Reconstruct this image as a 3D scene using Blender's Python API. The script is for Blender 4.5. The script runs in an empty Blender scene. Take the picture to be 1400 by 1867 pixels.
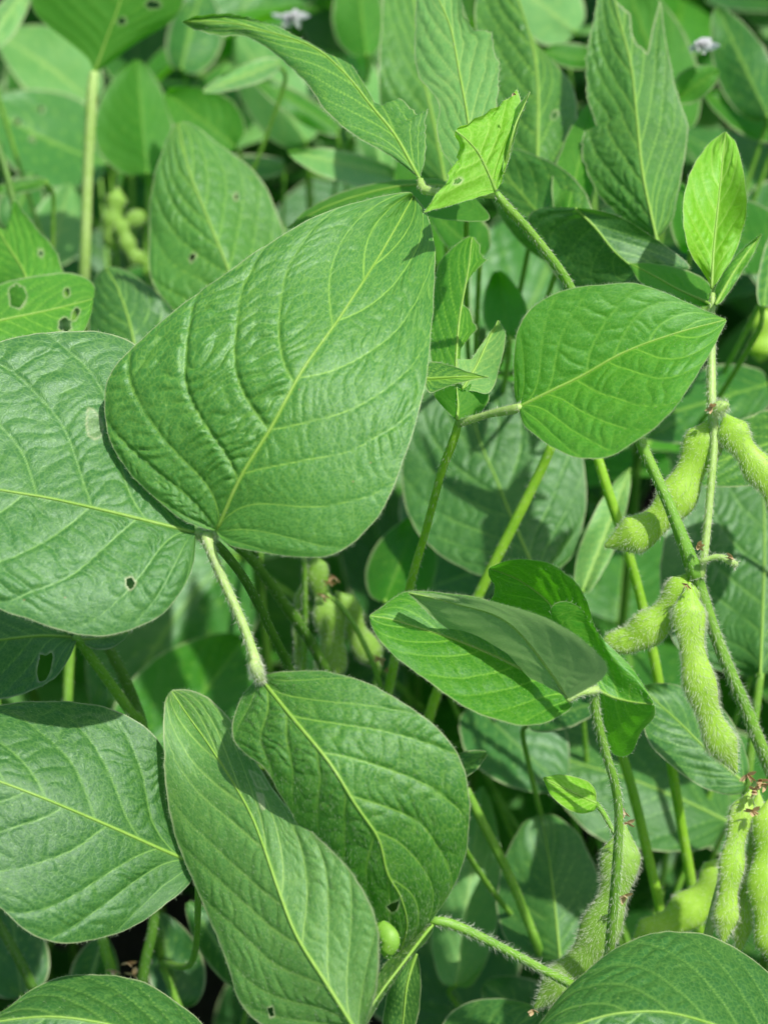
import bpy, math, random
import numpy as np
from mathutils import Matrix, Vector, Euler

random.seed(7)
RNG = np.random.RandomState(11)
S = bpy.context.scene
COL = S.collection

# ------------------------------------------------------------------ camera geometry
CAM = np.array([0.0, 0.0, 1.15])
PITCH = math.radians(38)
VF = math.radians(36)
K = 2 * math.tan(VF / 2) / 1867.0
FW = np.array([0, math.cos(PITCH), -math.sin(PITCH)])
UP = np.array([0, math.sin(PITCH), math.cos(PITCH)])
RT = np.array([1.0, 0, 0])

def at(x, y, d):
    """point of the place seen at (x, y) of the photograph, d millimetres from the camera plane"""
    x = np.asarray(x, float); y = np.asarray(y, float); d = np.asarray(d, float) * 0.001
    return CAM + d[..., None] * (FW + ((x - 700) * K)[..., None] * RT + ((933.5 - y) * K)[..., None] * UP)

def project(p):
    v = np.asarray(p) - CAM
    d = v @ FW
    return 700 + (v @ RT) / d / K, 933.5 - (v @ UP) / d / K, d * 1000

# ------------------------------------------------------------------ noise and curves
def vnoise(x, y, s=0):
    xi = np.floor(x); yi = np.floor(y)
    fx = x - xi; fy = y - yi
    fx = fx * fx * (3 - 2 * fx); fy = fy * fy * (3 - 2 * fy)
    def h(a, b):
        v = np.sin(a * 127.1 + b * 311.7 + s * 74.7) * 43758.5453
        return (v - np.floor(v)) * 2 - 1
    return (h(xi, yi) * (1 - fx) + h(xi + 1, yi) * fx) * (1 - fy) + (h(xi, yi + 1) * (1 - fx) + h(xi + 1, yi + 1) * fx) * fy

def curve(pts, n, smooth=True):
    P = np.array(pts, float)
    if smooth and len(P) > 2:
        out = []
        Q = np.vstack([2 * P[0] - P[1], P, 2 * P[-1] - P[-2]])
        for i in range(1, len(Q) - 2):
            for u in np.linspace(0, 1, 10, endpoint=False):
                a, b, c, d = Q[i - 1], Q[i], Q[i + 1], Q[i + 2]
                out.append(0.5 * ((2 * b) + (c - a) * u + (2 * a - 5 * b + 4 * c - d) * u * u + (3 * b - a - 3 * c + d) * u ** 3))
        out.append(P[-1]); P = np.array(out)
    seg = np.linalg.norm(np.diff(P[:, :min(3, P.shape[1])], axis=0), axis=1)
    s = np.concatenate([[0], np.cumsum(seg)])
    keep = np.concatenate([[True], seg > 1e-9]); P = P[keep]; s = s[keep]
    u = np.linspace(0, s[-1], n)
    return np.stack([np.interp(u, s, P[:, k]) for k in range(P.shape[1])], 1), s[-1]

# ------------------------------------------------------------------ mesh buffer
class Buf:
    def __init__(s):
        s.v = []; s.f = []; s.m = []; s.n = 0
    def add(s, V, F, mi=0):
        V = np.asarray(V, float)
        s.v.append(V); s.f.extend((np.asarray(F) + s.n).tolist()); s.m.extend([mi] * len(F)); s.n += len(V)
    def build(s, name, mats, parent=None, origin=(0, 0, 0), attrs=None, uv=None, smooth=True):
        V = np.vstack(s.v) - np.asarray(origin)
        me = bpy.data.meshes.new(name)
        me.from_pydata(V.tolist(), [], s.f)
        for m in mats: me.materials.append(m)
        me.polygons.foreach_set('material_index', s.m)
        me.polygons.foreach_set('use_smooth', [smooth] * len(s.m))
        if attrs:
            for k, a in attrs.items():
                A = me.attributes.new(k, 'FLOAT', 'POINT')
                full = np.zeros(len(V)); full[:len(a)] = a
                A.data.foreach_set('value', full)
        if uv is not None:
            U = me.attributes.new('leafco', 'FLOAT_VECTOR', 'POINT')
            full = np.zeros((len(V), 3)); full[:len(uv), :2] = uv
            U.data.foreach_set('vector', full.ravel())
        me.update()
        o = bpy.data.objects.new(name, me); COL.objects.link(o)
        if parent: o.parent = parent
        return o

def add_hairs(buf, P, D, length, width, mi, ref=None):
    """thin tapered hairs: root P, direction D (unit)"""
    n = len(P)
    if n == 0: return
    D = D / np.linalg.norm(D, axis=1, keepdims=True)
    r = RNG.normal(size=(n, 3))
    side = np.cross(D, r); side /= np.linalg.norm(side, axis=1, keepdims=True) + 1e-9
    L = (length * RNG.uniform(0.5, 1.25, n))[:, None]
    bend = RNG.normal(size=(n, 3)) * 0.18
    a = P - side * width; b = P + side * width
    m = P + D * L * 0.55
    c = m - side * width * .6; d = m + side * width * .6
    tip = P + (D + bend) * L
    V = np.stack([a, b, d, c, tip], 1).reshape(-1, 3)
    o = buf.n
    i = np.arange(n) * 5
    buf.add(V, np.stack([i, i + 1, i + 2, i + 3], 1), mi)
    buf.f.extend((np.stack([i + 3, i + 2, i + 4], 1) + o).tolist()); buf.m.extend([mi] * n)

# ------------------------------------------------------------------ materials
def nt(name):
    m = bpy.data.materials.new(name); m.use_nodes = True
    t = m.node_tree; t.nodes.clear()
    return m, t, t.nodes, t.links

def N(nodes, kind, **kw):
    n = nodes.new(kind)
    for k, v in kw.items():
        if k in n.inputs: n.inputs[k].default_value = v
        else: setattr(n, k, v)
    return n

def mixc(nodes, links, fac, a, b, mode='MIX'):
    n = nodes.new('ShaderNodeMix'); n.data_type = 'RGBA'; n.blend_type = mode
    for i, s in ((0, fac), (6, a), (7, b)):
        if isinstance(s, (float, int)): n.inputs[i].default_value = s
        elif isinstance(s, tuple): n.inputs[i].default_value = s + (1,) if len(s) == 3 else s
        else: links.new(s, n.inputs[i])
    return n.outputs[2]

def math_(nodes, links, op, a, b=None, c=None):
    n = nodes.new('ShaderNodeMath'); n.operation = op
    for i, s in enumerate((a, b, c)):
        if s is None: continue
        if isinstance(s, (float, int)): n.inputs[i].default_value = s
        else: links.new(s, n.inputs[i])
    return n.outputs[0]

def leaf_material(name, dark, light, vein, trans, under, tw=0.33, rough=0.42, far=False):
    m, t, n, l = nt(name)
    out = N(n, 'ShaderNodeOutputMaterial')
    geo = N(n, 'ShaderNodeNewGeometry'); info = N(n, 'ShaderNodeObjectInfo')
    tc = N(n, 'ShaderNodeTexCoord')
    av = N(n, 'ShaderNodeAttribute', attribute_name='vein')
    ar = N(n, 'ShaderNodeAttribute', attribute_name='rim')
    ac = N(n, 'ShaderNodeAttribute', attribute_name='leafco')
    big = N(n, 'ShaderNodeTexNoise', Scale=35.0, Detail=4.0); l.new(tc.outputs['Object'], big.inputs['Vector'])
    fine = N(n, 'ShaderNodeTexNoise', Scale=900.0, Detail=3.0, Roughness=0.65); l.new(tc.outputs['Object'], fine.inputs['Vector'])
    # fine net of veinlets, in millimetres of leaf
    net = N(n, 'ShaderNodeTexVoronoi', Scale=0.62, feature='DISTANCE_TO_EDGE'); l.new(ac.outputs['Vector'], net.inputs['Vector'])
    net2 = N(n, 'ShaderNodeTexVoronoi', Scale=1.7, feature='DISTANCE_TO_EDGE'); l.new(ac.outputs['Vector'], net2.inputs['Vector'])
    def line(o, w):
        r = N(n, 'ShaderNodeMapRange'); r.inputs[1].default_value = 0; r.inputs[2].default_value = w
        r.inputs[3].default_value = 1; r.inputs[4].default_value = 0; l.new(o, r.inputs[0]); return r.outputs[0]
    l1 = line(net.outputs['Distance'], 0.12); l2 = 0.0 if far else line(net2.outputs['Distance'], 0.16)
    fac = math_(n, l, 'ADD', big.outputs['Fac'], math_(n, l, 'MULTIPLY', math_(n, l, 'SUBTRACT', info.outputs['Random'], 0.5), 0.5))
    mr = N(n, 'ShaderNodeMapRange'); mr.inputs[1].default_value = .25; mr.inputs[2].default_value = .75; l.new(fac, mr.inputs[0])
    base = mixc(n, l, mr.outputs[0], dark, light)
    base = mixc(n, l, math_(n, l, 'MULTIPLY', fine.outputs['Fac'], 0.28), base, light)
    blot = N(n, 'ShaderNodeTexNoise', Scale=140.0, Detail=5.0, Roughness=.7); l.new(tc.outputs['Object'], blot.inputs['Vector'])
    bm = N(n, 'ShaderNodeMapRange'); bm.inputs[1].default_value = .52; bm.inputs[2].default_value = .75; bm.inputs[3].default_value = 0; bm.inputs[4].default_value = .55; l.new(blot.outputs['Fac'], bm.inputs[0])
    base = mixc(n, l, bm.outputs[0], base, (light[0] * 1.6, light[1] * 1.15, light[2] * .9))
    nets = math_(n, l, 'ADD', math_(n, l, 'MULTIPLY', l1, 0.12 if far else 0.26), math_(n, l, 'MULTIPLY', l2, 0.16))
    base = mixc(n, l, nets, base, vein)
    vf = math_(n, l, 'MULTIPLY', av.outputs['Fac'], 0.5 if far else 0.85)
    top = mixc(n, l, vf, base, vein)
    und = mixc(n, l, math_(n, l, 'MULTIPLY', av.outputs['Fac'], 0.75), mixc(n, l, nets, under, vein), vein)
    col = mixc(n, l, geo.outputs['Backfacing'], top, und)
    # sparse pale flecks
    fl = N(n, 'ShaderNodeTexVoronoi', Scale=0.11); l.new(ac.outputs['Vector'], fl.inputs['Vector'])
    flm = N(n, 'ShaderNodeMapRange'); flm.inputs[1].default_value = .05; flm.inputs[2].default_value = .02
    flm.inputs[3].default_value = 0; flm.inputs[4].default_value = .6; l.new(fl.outputs['Distance'], flm.inputs[0])
    if not far: col = mixc(n, l, flm.outputs[0], col, (0.30, 0.52, 0.10))
    if not far:
        bk = N(n, 'ShaderNodeTexVoronoi', Scale=0.075); 
        mp = N(n, 'ShaderNodeVectorMath', operation='ADD'); mp.inputs[1].default_value = (31.7, 5.3, 0); l.new(ac.outputs['Vector'], mp.inputs[0]); l.new(mp.outputs[0], bk.inputs['Vector'])
        bkm = N(n, 'ShaderNodeMapRange'); bkm.inputs[1].default_value = .030; bkm.inputs[2].default_value = .012; bkm.inputs[3].default_value = 0; bkm.inputs[4].default_value = .8; l.new(bk.outputs['Distance'], bkm.inputs[0])
        col = mixc(n, l, bkm.outputs[0], col, (0.30, 0.20, 0.09))
    col = mixc(n, l, math_(n, l, 'MULTIPLY', ar.outputs['Fac'], math_(n, l, 'MULTIPLY', blot.outputs['Fac'], 1.2)), col, (0.55, 0.58, 0.34))
    bs = N(n, 'ShaderNodeBsdfPrincipled')
    l.new(col, bs.inputs['Base Color'])
    rr = N(n, 'ShaderNodeMapRange'); rr.inputs[3].default_value = rough - .07; rr.inputs[4].default_value = rough + .12
    l.new(fine.outputs['Fac'], rr.inputs[0])
    rb = math_(n, l, 'ADD', rr.outputs[0], math_(n, l, 'MULTIPLY', geo.outputs['Backfacing'], 0.18))
    l.new(rb, bs.inputs['Roughness'])
    bs.inputs['Specular IOR Level'].default_value = 0.66
    bs.inputs['Specular Tint'].default_value = (0.80, 1.0, 0.86, 1)
    bs.inputs['Sheen Weight'].default_value = 0.0
    bs.inputs['Sheen Roughness'].default_value = 0.5
    bump = N(n, 'ShaderNodeBump', Strength=0.45, Distance=0.00016)
    hh = math_(n, l, 'SUBTRACT', math_(n, l, 'MULTIPLY', fine.outputs['Fac'], 0.8), math_(n, l, 'ADD', math_(n, l, 'MULTIPLY', l1, .45), math_(n, l, 'MULTIPLY', l2, .3)))
    l.new(hh, bump.inputs['Height'])
    l.new(bump.outputs[0], bs.inputs['Normal'])
    tr = N(n, 'ShaderNodeBsdfTranslucent')
    tcol = mixc(n, l, math_(n, l, 'MULTIPLY', av.outputs['Fac'], 0.35), trans, (trans[0] * .55, trans[1] * .6, trans[2] * .6))
    tcol = mixc(n, l, math_(n, l, 'MULTIPLY', big.outputs['Fac'], 0.5), tcol, (trans[0] * .6, trans[1] * .75, trans[2] * .6))
    l.new(tcol, tr.inputs['Color'])
    mx = N(n, 'ShaderNodeMixShader'); mx.inputs[0].default_value = tw
    l.new(bs.outputs[0], mx.inputs[1]); l.new(tr.outputs[0], mx.inputs[2])
    l.new(mx.outputs[0], out.inputs[0])
    return m

def plain_material(name, a, b, rough=0.5, trans=None, tw=0.25, scale=300, stretch=None, sss=0.0, bumpd=0.0002):
    m, t, n, l = nt(name)
    out = N(n, 'ShaderNodeOutputMaterial'); tc = N(n, 'ShaderNodeTexCoord')
    no = N(n, 'ShaderNodeTexNoise', Scale=float(scale), Detail=4.0); l.new(tc.outputs['Object'], no.inputs['Vector'])
    n2 = N(n, 'ShaderNodeTexNoise', Scale=float(scale) * .12, Detail=2.0); l.new(tc.outputs['Object'], n2.inputs['Vector'])
    f = math_(n, l, 'ADD', math_(n, l, 'MULTIPLY', no.outputs['Fac'], .5), math_(n, l, 'MULTIPLY', n2.outputs['Fac'], .5))
    mr = N(n, 'ShaderNodeMapRange'); mr.inputs[1].default_value = .35; mr.inputs[2].default_value = .65; l.new(f, mr.inputs[0])
    c = mixc(n, l, mr.outputs[0], a, b)
    bs = N(n, 'ShaderNodeBsdfPrincipled', Roughness=rough); l.new(c, bs.inputs['Base Color'])
    if sss: 
        bs.inputs['Subsurface Weight'].default_value = sss
        bs.inputs['Subsurface Radius'].default_value = (0.6, 1.0, 0.2); bs.inputs['Subsurface Scale'].default_value = 0.003
    bp = N(n, 'ShaderNodeBump', Strength=.5, Distance=bumpd); l.new(no.outputs['Fac'], bp.inputs['Height']); l.new(bp.outputs[0], bs.inputs['Normal'])
    if trans:
        tr = N(n, 'ShaderNodeBsdfTranslucent'); tr.inputs['Color'].default_value = trans + (1,)
        mx = N(n, 'ShaderNodeMixShader'); mx.inputs[0].default_value = tw
        l.new(bs.outputs[0], mx.inputs[1]); l.new(tr.outputs[0], mx.inputs[2]); l.new(mx.outputs[0], out.inputs[0])
    else: l.new(bs.outputs[0], out.inputs[0])
    return m

LEAFM = {
 'mature': ('mature_leaf', (0.014, 0.100, 0.010), (0.042, 0.188, 0.027), (0.30, 0.56, 0.07), (0.18, 0.64, 0.02), (0.11, 0.30, 0.07), .22),
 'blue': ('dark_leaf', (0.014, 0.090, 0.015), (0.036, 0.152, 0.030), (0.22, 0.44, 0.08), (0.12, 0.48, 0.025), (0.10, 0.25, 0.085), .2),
 'fresh': ('fresh_leaf', (0.026, 0.175, 0.008), (0.060, 0.260, 0.018), (0.28, 0.60, 0.06), (0.20, 0.74, 0.018), (0.12, 0.34, 0.05), .36),
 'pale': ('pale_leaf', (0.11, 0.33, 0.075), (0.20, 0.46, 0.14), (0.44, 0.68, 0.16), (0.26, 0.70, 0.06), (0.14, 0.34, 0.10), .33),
 'mid': ('soft_green_leaf', (0.046, 0.165, 0.030), (0.086, 0.255, 0.056), (0.36, 0.60, 0.12), (0.20, 0.62, 0.04), (0.11, 0.30, 0.07), .24),
 'young': ('young_leaf', (0.12, 0.42, 0.008), (0.20, 0.56, 0.015), (0.50, 0.80, 0.16), (0.55, 1.0, 0.02), (0.16, 0.45, 0.015), .40, .42),
 'grey': ('dull_underside_leaf', (0.07, 0.20, 0.06), (0.10, 0.25, 0.08), (0.40, 0.60, 0.20), (0.34, 0.56, 0.20), (0.15, 0.30, 0.10), .45),
 'back': ('shaded_underside_leaf', (0.04, 0.18, 0.014), (0.06, 0.24, 0.02), (0.19, 0.44, 0.04), (0.16, 0.66, 0.010), (0.065, 0.25, 0.02), .5),
}
MAT = {k: leaf_material(*v) for k, v in LEAFM.items()}
MAT.update({k + '_far': leaf_material('blurred_' + v[0], *v[1:], far=True) for k, v in LEAFM.items()})
MAT.update({
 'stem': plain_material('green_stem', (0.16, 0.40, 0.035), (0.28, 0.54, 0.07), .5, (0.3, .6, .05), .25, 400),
 'palestem': plain_material('pale_stem', (0.36, 0.58, 0.12), (0.55, 0.74, 0.27), .45, (0.5, .75, .15), .25, 400),
 'limestem': plain_material('lime_stem', (0.26, 0.56, 0.03), (0.40, 0.70, 0.06), .45, (0.5, .85, .06), .25, 400),
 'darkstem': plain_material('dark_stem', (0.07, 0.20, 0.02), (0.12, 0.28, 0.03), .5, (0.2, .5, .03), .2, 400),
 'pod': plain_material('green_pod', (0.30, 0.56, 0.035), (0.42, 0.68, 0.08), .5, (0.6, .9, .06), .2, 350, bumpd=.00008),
 'shadepod': plain_material('shade_toned_pod', (0.19, 0.38, 0.04), (0.28, 0.50, 0.07), .6, (0.4, .7, .06), .2, 350, bumpd=.0001),  # darker copy of green_pod, the shade on these pods put into the colour
 'vein': plain_material('leaf_midrib', (0.26, 0.50, 0.06), (0.36, 0.60, 0.11), .5, (0.3, .6, .05), .3, 500),
 'hair': plain_material('silver_hair', (0.66, 0.70, 0.56), (0.8, 0.82, 0.7), .5, (0.8, .85, .6), .45, 800),
 'lhair': plain_material('fine_leaf_hair', (0.45, 0.58, 0.36), (0.6, 0.7, 0.5), .5, (0.7, .85, .5), .4, 800),
 'brown': plain_material('withered_brown', (0.52, 0.36, 0.18), (0.70, 0.58, 0.36), .7, (0.6, .35, .15), .3, 900),
 'white': plain_material('white_petal', (0.86, 0.86, 0.86), (0.92, 0.92, 0.92), .5, (0.95, .95, .95), .5, 900),
 'soil': plain_material('dark_soil', (0.022, 0.016, 0.011), (0.055, 0.040, 0.028), .95, None, 0, 60, bumpd=.01),
})

# ------------------------------------------------------------------ scene bookkeeping
CELL = 50; OX, OY = -500, -500
NXC, NYC = 48, 58
ZLIM = np.zeros((NYC, NXC))
for j in range(NYC):
    y = OY + (j + .5) * CELL
    for i in range(NXC):
        x = OX + (i + .5) * CELL
        inside = -60 < x < 1460 and -60 < y < 1930
        ZLIM[j, i] = (860 if y < 300 else 760 if y < 850 else 700) if inside else 600
def note_depth(x, y, d):
    i = ((np.asarray(x) - OX) / CELL).astype(int); j = ((np.asarray(y) - OY) / CELL).astype(int)
    ok = (i >= 0) & (i < NXC) & (j >= 0) & (j < NYC)
    np.maximum.at(ZLIM, (j[ok], i[ok]), (np.asarray(d) + 25)[ok])

class Plant:
    def __init__(s, label, px=None, group=None, stem_top=None, r=3.0, stem=True):
        x, y, d = px
        p = at(x, y, d); s.base = np.array([p[0], p[1], 0.0]); s.top = p
        e = bpy.data.objects.new('soybean_plant', None); COL.objects.link(e)
        e.empty_display_size = .05; e.location = s.base
        e['label'] = label; e['category'] = 'soybean plant'
        if group: e['group'] = group
        s.e = e
        if stem:
            b = s.base; q = p
            pts = [q, q * .65 + b * .35 + np.array([.006, .004, 0]), q * .3 + b * .7 + np.array([-.005, .004, 0]), b - np.array([0, 0, .01])]
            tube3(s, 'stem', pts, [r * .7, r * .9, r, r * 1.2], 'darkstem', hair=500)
    def join(s, p0, mat='stem', r=1.5, hair=300, sag=.05):
        """a petiole from the leaf base p0 back down to the stem"""
        p0 = np.asarray(p0)
        h = max(.08, min(s.top[2] - .02, p0[2] - .12))
        k = np.clip(h / max(s.top[2], .01), 0, 1)
        e = np.array([s.base[0], s.base[1], h])
        m = p0 * .6 + e * .4 + np.array([0, .015, -sag])
        tube3(s, 'petiole', [p0, p0 + np.array([0, .006, -.02]), m, e], [r * .8, r * .85, r, r * 1.3], mat, hair=hair)

def tube3(plant, name, pts, radii, mat, hair=0, hl=1.2, sides=12, ridge=.07, flat=1.0, ref=None, label=None, parent=None, nseg=None, hairmat='hair', profile=None, hw=.050, lay=0.0):
    P = np.array(pts, float)
    L = np.linalg.norm(np.diff(P, axis=0), axis=1).sum()
    n = nseg or int(np.clip(L / .0022, 8, 90))
    PR = np.hstack([P, np.interp(np.linspace(0, 1, len(P)), np.linspace(0, 1, len(radii)), radii)[:, None]])
    C, _ = curve(PR, n)
    c = C[:, :3]; r = C[:, 3] * .001
    u = np.linspace(0, 1, n)
    if profile is not None: r = profile(u) * .001
    T = np.gradient(c, axis=0); T /= np.linalg.norm(T, axis=1, keepdims=True) + 1e-12
    rf = (CAM - c) if ref is None else np.tile(np.array(ref, float), (n, 1))
    e1 = np.cross(T, rf); e1 /= np.linalg.norm(e1, axis=1, keepdims=True) + 1e-12
    e2 = np.cross(T, e1)
    th = np.linspace(0, 2 * math.pi, sides, endpoint=False)
    rr = r[:, None] * (1 + ridge * np.cos(5 * th)[None, :] + (0 if profile is not None else .02) * vnoise(u[:, None] * L * 300, np.cos(th)[None, :] * 2, len(P)))
    V = c[:, None, :] + rr[..., None] * (np.cos(th)[None, :, None] * e1[:, None, :] + flat * np.sin(th)[None, :, None] * e2[:, None, :])
    V = V.reshape(-1, 3)
    F = []
    for i in range(n - 1):
        for j in range(sides):
            a = i * sides + j; b = i * sides + (j + 1) % sides
            F.append((a, b, b + sides, a + sides))
    buf = Buf(); 
    buf.add(V, F)
    # rounded ends
    capV = [c[0] - T[0] * r[0] * .5, c[-1] + T[-1] * r[-1] * .5]
    nb = buf.n; buf.v.append(np.array(capV)); buf.n += 2
    for j in range(sides):
        buf.f.append((j, nb, (j + 1) % sides)); buf.m.append(0)
        o = (n - 1) * sides; buf.f.append((o + j, o + (j + 1) % sides, nb + 1)); buf.m.append(0)
    if hair:
        k = hair
        w = r / r.sum(); i = RNG.choice(n, k, p=w); j = RNG.randint(0, sides, k)
        i2 = np.minimum(i + 1, n - 1); f = RNG.rand(k)[:, None]
        base = V.reshape(n, sides, 3)
        P0 = base[i, j] * (1 - f) + base[i2, j] * f
        P1 = base[i, (j + 1) % sides] * (1 - f) + base[i2, (j + 1) % sides] * f; g_ = RNG.rand(k)[:, None]; P0 = P0 * (1 - g_) + P1 * g_
        Nn = P0 - c[i]; Nn /= np.linalg.norm(Nn, axis=1, keepdims=True) + 1e-9
        D = Nn + T[i] * (RNG.uniform(-.1, .6, k) + lay)[:, None] + RNG.normal(size=(k, 3)) * .25
        add_hairs(buf, P0, D, hl * .001, hw * .001, 1)
    org = np.array(plant.e.location) if hasattr(plant, 'e') else np.zeros(3)
    o = buf.build(name, [MAT[mat] if isinstance(mat, str) else mat, MAT[hairmat]], parent or (plant.e if plant else None), org)
    if label: o['label'] = label
    return o

def tube(plant, name, pts, radii, mat='stem', **kw):
    """pts are (x, y, mm) seen in the photograph"""
    P = [at(*p) for p in pts]
    for a, b in zip(pts[:-1], pts[1:]):
        for u in (0, .5, 1): note_depth([a[0] * (1 - u) + b[0] * u], [a[1] * (1 - u) + b[1] * u], [a[2] * (1 - u) + b[2] * u])
    return tube3(plant, name, P, radii, mat, **kw)

def pod(plant, pts, hw, seeds=3, hair=2200, hl=1.7, mat='pod', label=None, flat=.62):
    P = [at(*p) for p in pts]
    for p in pts: note_depth([p[0]], [p[1]], [p[2]])
    mm = hw * K * np.mean([p[2] for p in pts])
    def prof(u):
        body = np.clip(u / .13, 0, 1) ** .8 * np.clip((1 - u) / .17, 0, 1) ** .62
        bumps = 1 + .16 * np.cos((u * seeds - .5) * 2 * math.pi)
        return mm * np.maximum(body * bumps * 1.0, .12)
    o = tube3(plant, 'pod', P, [1, 1], mat, hair=int(hair * 1.5), hl=hl * .8, sides=26, ridge=0, flat=flat, profile=prof, nseg=70, label=label, hw=.042, lay=.35)
    return o

# ------------------------------------------------------------------ the leaf blade
def poly_sd(px, py, poly):
    """distance to a polygon's edge, negative inside"""
    Q = np.array(poly, float); inside = np.zeros(px.shape, bool); best = np.full(px.shape, 1e9); nx = px.copy(); ny = py.copy()
    for i in range(len(Q)):
        a = Q[i]; b = Q[(i + 1) % len(Q)]
        ab = b - a; u = np.clip(((px - a[0]) * ab[0] + (py - a[1]) * ab[1]) / (ab @ ab + 1e-9), 0, 1)
        qx = a[0] + u * ab[0]; qy = a[1] + u * ab[1]; dd = np.hypot(px - qx, py - qy)
        m = dd < best; best[m] = dd[m]; nx[m] = qx[m]; ny[m] = qy[m]
        c = ((a[1] > py) != (b[1] > py))
        with np.errstate(divide='ignore', invalid='ignore'):
            xi = (b[0] - a[0]) * (py - a[1]) / (b[1] - a[1] + 1e-12) + a[0]
        inside ^= c & (px < xi)
    return np.where(inside, -best, best), nx, ny

def blob(cx, cy, rx, ry, rot=0, seed=0, n=14):
    r = random.Random(seed); out = []
    for i in range(n):
        a = 2 * math.pi * i / n; k = r.uniform(.82, 1.15)
        x = rx * k * math.cos(a); y = ry * k * math.sin(a); c = math.cos(rot); s = math.sin(rot)
        out.append((cx + x * c - y * s, cy + x * s + y * c))
    return out

def blade(M, L, R, posfn, mm, res, g=.42, nv=7, crinkle=.5, pillow=.5, seed=0, holes=(), smooth=(True, True), toward=None, under=False,
          rough_edge=.5, cfreq=5.0, cr=(1, 1), rimw=.17, scars=()):
    """grid of a leaf blade. M, L, R in drawing units, mm = millimetres per unit, posfn(x, y, t, v, wn) -> 3D"""
    _, Lm = curve(M, 5)
    nt_ = int(np.clip(Lm / res, 10, 260)) + 1
    Mc, Lm = curve(M, nt_ + 2); 
    El, _ = curve([M[0]] + list(L) + [M[-1]], nt_ + 2, smooth[0]); Er, _ = curve([M[0]] + list(R) + [M[-1]], nt_ + 2, smooth[1])
    u = np.linspace(0, 1, nt_ + 2)
    for E, sd, sm in ((El, 1, smooth[0]), (Er, 5, smooth[1])):
        k = vnoise(u * Lm / (14 if res < 6 else 30), u * 0 + seed, sd) * rough_edge + vnoise(u * Lm / 45, u * 0 + seed, sd + 2) * rough_edge * 1.4
        if not sm: k = k + rough_edge * (4.2 * np.abs(vnoise(u * Lm / 9, u * 0 + seed, sd + 3)) - 3.0 * np.abs(vnoise(u * Lm / 23, u * 0 + seed, sd + 4)))
        d = E - Mc; d /= np.linalg.norm(d, axis=1, keepdims=True) + 1e-9
        E += d * k[:, None] * np.minimum(1, np.minimum(u, 1 - u) * 20)[:, None]
    Mc, El, Er = Mc[1:-1], El[1:-1], Er[1:-1]
    t = u[1:-1]
    wL = np.linalg.norm(El - Mc, axis=1); wR = np.linalg.norm(Er - Mc, axis=1)
    nl = int(np.clip(wL.max() / res, 3, 130)); nr = int(np.clip(wR.max() / res, 3, 130))
    v = np.concatenate([-np.linspace(1, 0, nl + 1)[:-1], [0], np.linspace(0, 1, nr + 1)[1:]])
    T, V = np.meshgrid(t, v, indexing='ij')
    aV = np.abs(V)
    E = np.where((V < 0)[..., None], El[:, None, :], Er[:, None, :])
    X2 = Mc[:, None, :] * (1 - aV)[..., None] + E * aV[..., None]
    W = np.where(V < 0, wL[:, None], wR[:, None]); 
    wn = np.where(V < 0, (wL / wL.max())[:, None], (wR / wR.max())[:, None])
    # gradients of t and v in drawing units
    dt = np.gradient(X2, t, axis=0); dv = np.gradient(X2, v, axis=1)
    det = dt[..., 0] * dv[..., 1] - dt[..., 1] * dv[..., 0]
    det = np.where(np.abs(det) < 1e-3, 1e-3, det)
    gt = np.stack([dv[..., 1], -dv[..., 0]], -1) / det[..., None]
    gv = np.stack([-dt[..., 1], dt[..., 0]], -1) / det[..., None]
    warp = .012 * vnoise(T * 6, V * 3, seed + 9)
    q = T - g * aV ** 1.08 + warp
    gq = gt - g * np.sign(V)[..., None] * gv
    ngq = np.linalg.norm(gq, axis=-1) + 1e-6
    rs = random.Random(seed + 3)
    dsec = np.full(T.shape, 1e6); cell = np.zeros(T.shape)
    for side in (-1, 1):
        sel = (V <= 0) if side < 0 else (V >= 0)
        off = rs.uniform(-.4, .4)
        for i in range(-2, nv):
            s_ = .01 + (i + (off if i > 0 else 0) + rs.uniform(-.12, .12)) * .92 / nv
            dd = np.abs(q - s_) / ngq * mm
            dsec = np.where(sel, np.minimum(dsec, dd), dsec)
            cell = cell + np.where(sel & (q > s_), 1.0, 0)
    dmid = aV * W * mm
    # tertiary veins run across, from one side vein to the next
    Lmm = Lm * mm; Wmm = max(wL.max(), wR.max()) * mm
    a_ = .7 * (T * Lmm + aV * W * mm) + 40
    b_ = q * Lmm
    sgn = np.where(V < 0, 0, 57)
    wob = vnoise(a_ / 9, b_ / 7 + sgn, seed + 20) * 1.4
    n1 = vnoise((a_ + wob) / (cfreq * .85), cell * 7.3 + b_ / 34 + sgn, seed + 31)
    n2 = vnoise((a_ + wob) / (cfreq * .42), cell * 3.1 + b_ / 7.0 + sgn, seed + 37)
    n3 = vnoise(a_ / 1.1, b_ / 1.3 + sgn, seed + 41)
    ph = (a_ + wob * 1.1 + 3.4 * vnoise(a_ / 13, b_ / 11 + sgn, seed + 61) + 2.6 * vnoise(a_ / 6, cell * 5.1 + b_ / 8 + sgn, seed + 63)) / cfreq + cell * .47
    n1 = np.sin(math.pi * ph)
    bil = (np.abs(n1) + .003) ** .62 * (.85 + .45 * vnoise(a_ / 4.5, cell * 3.3 + b_ / 8, seed + 65)) + np.abs(n2) * .5
    vz = np.exp(-(dsec / .9) ** 2)
    edge = 1 - np.exp(-((1 - aV) * W * mm / 2.0) ** 2)
    # raise area between veins, press veins in
    h = pillow * .38 * (1 - np.exp(-(dsec / 2.4) ** 2)) * (1 - np.exp(-(dmid / 2.4) ** 2))
    patch = np.clip(.75 + .7 * vnoise(a_ / 22, b_ / 22 + sgn, seed + 50), .2, 1.4) * np.where(V < 0, cr[0], cr[1])
    h = h + crinkle * patch * bil * (1 - vz) * (1 - np.exp(-(dmid / 1.5) ** 2)) + .09 * n3 * crinkle
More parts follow.
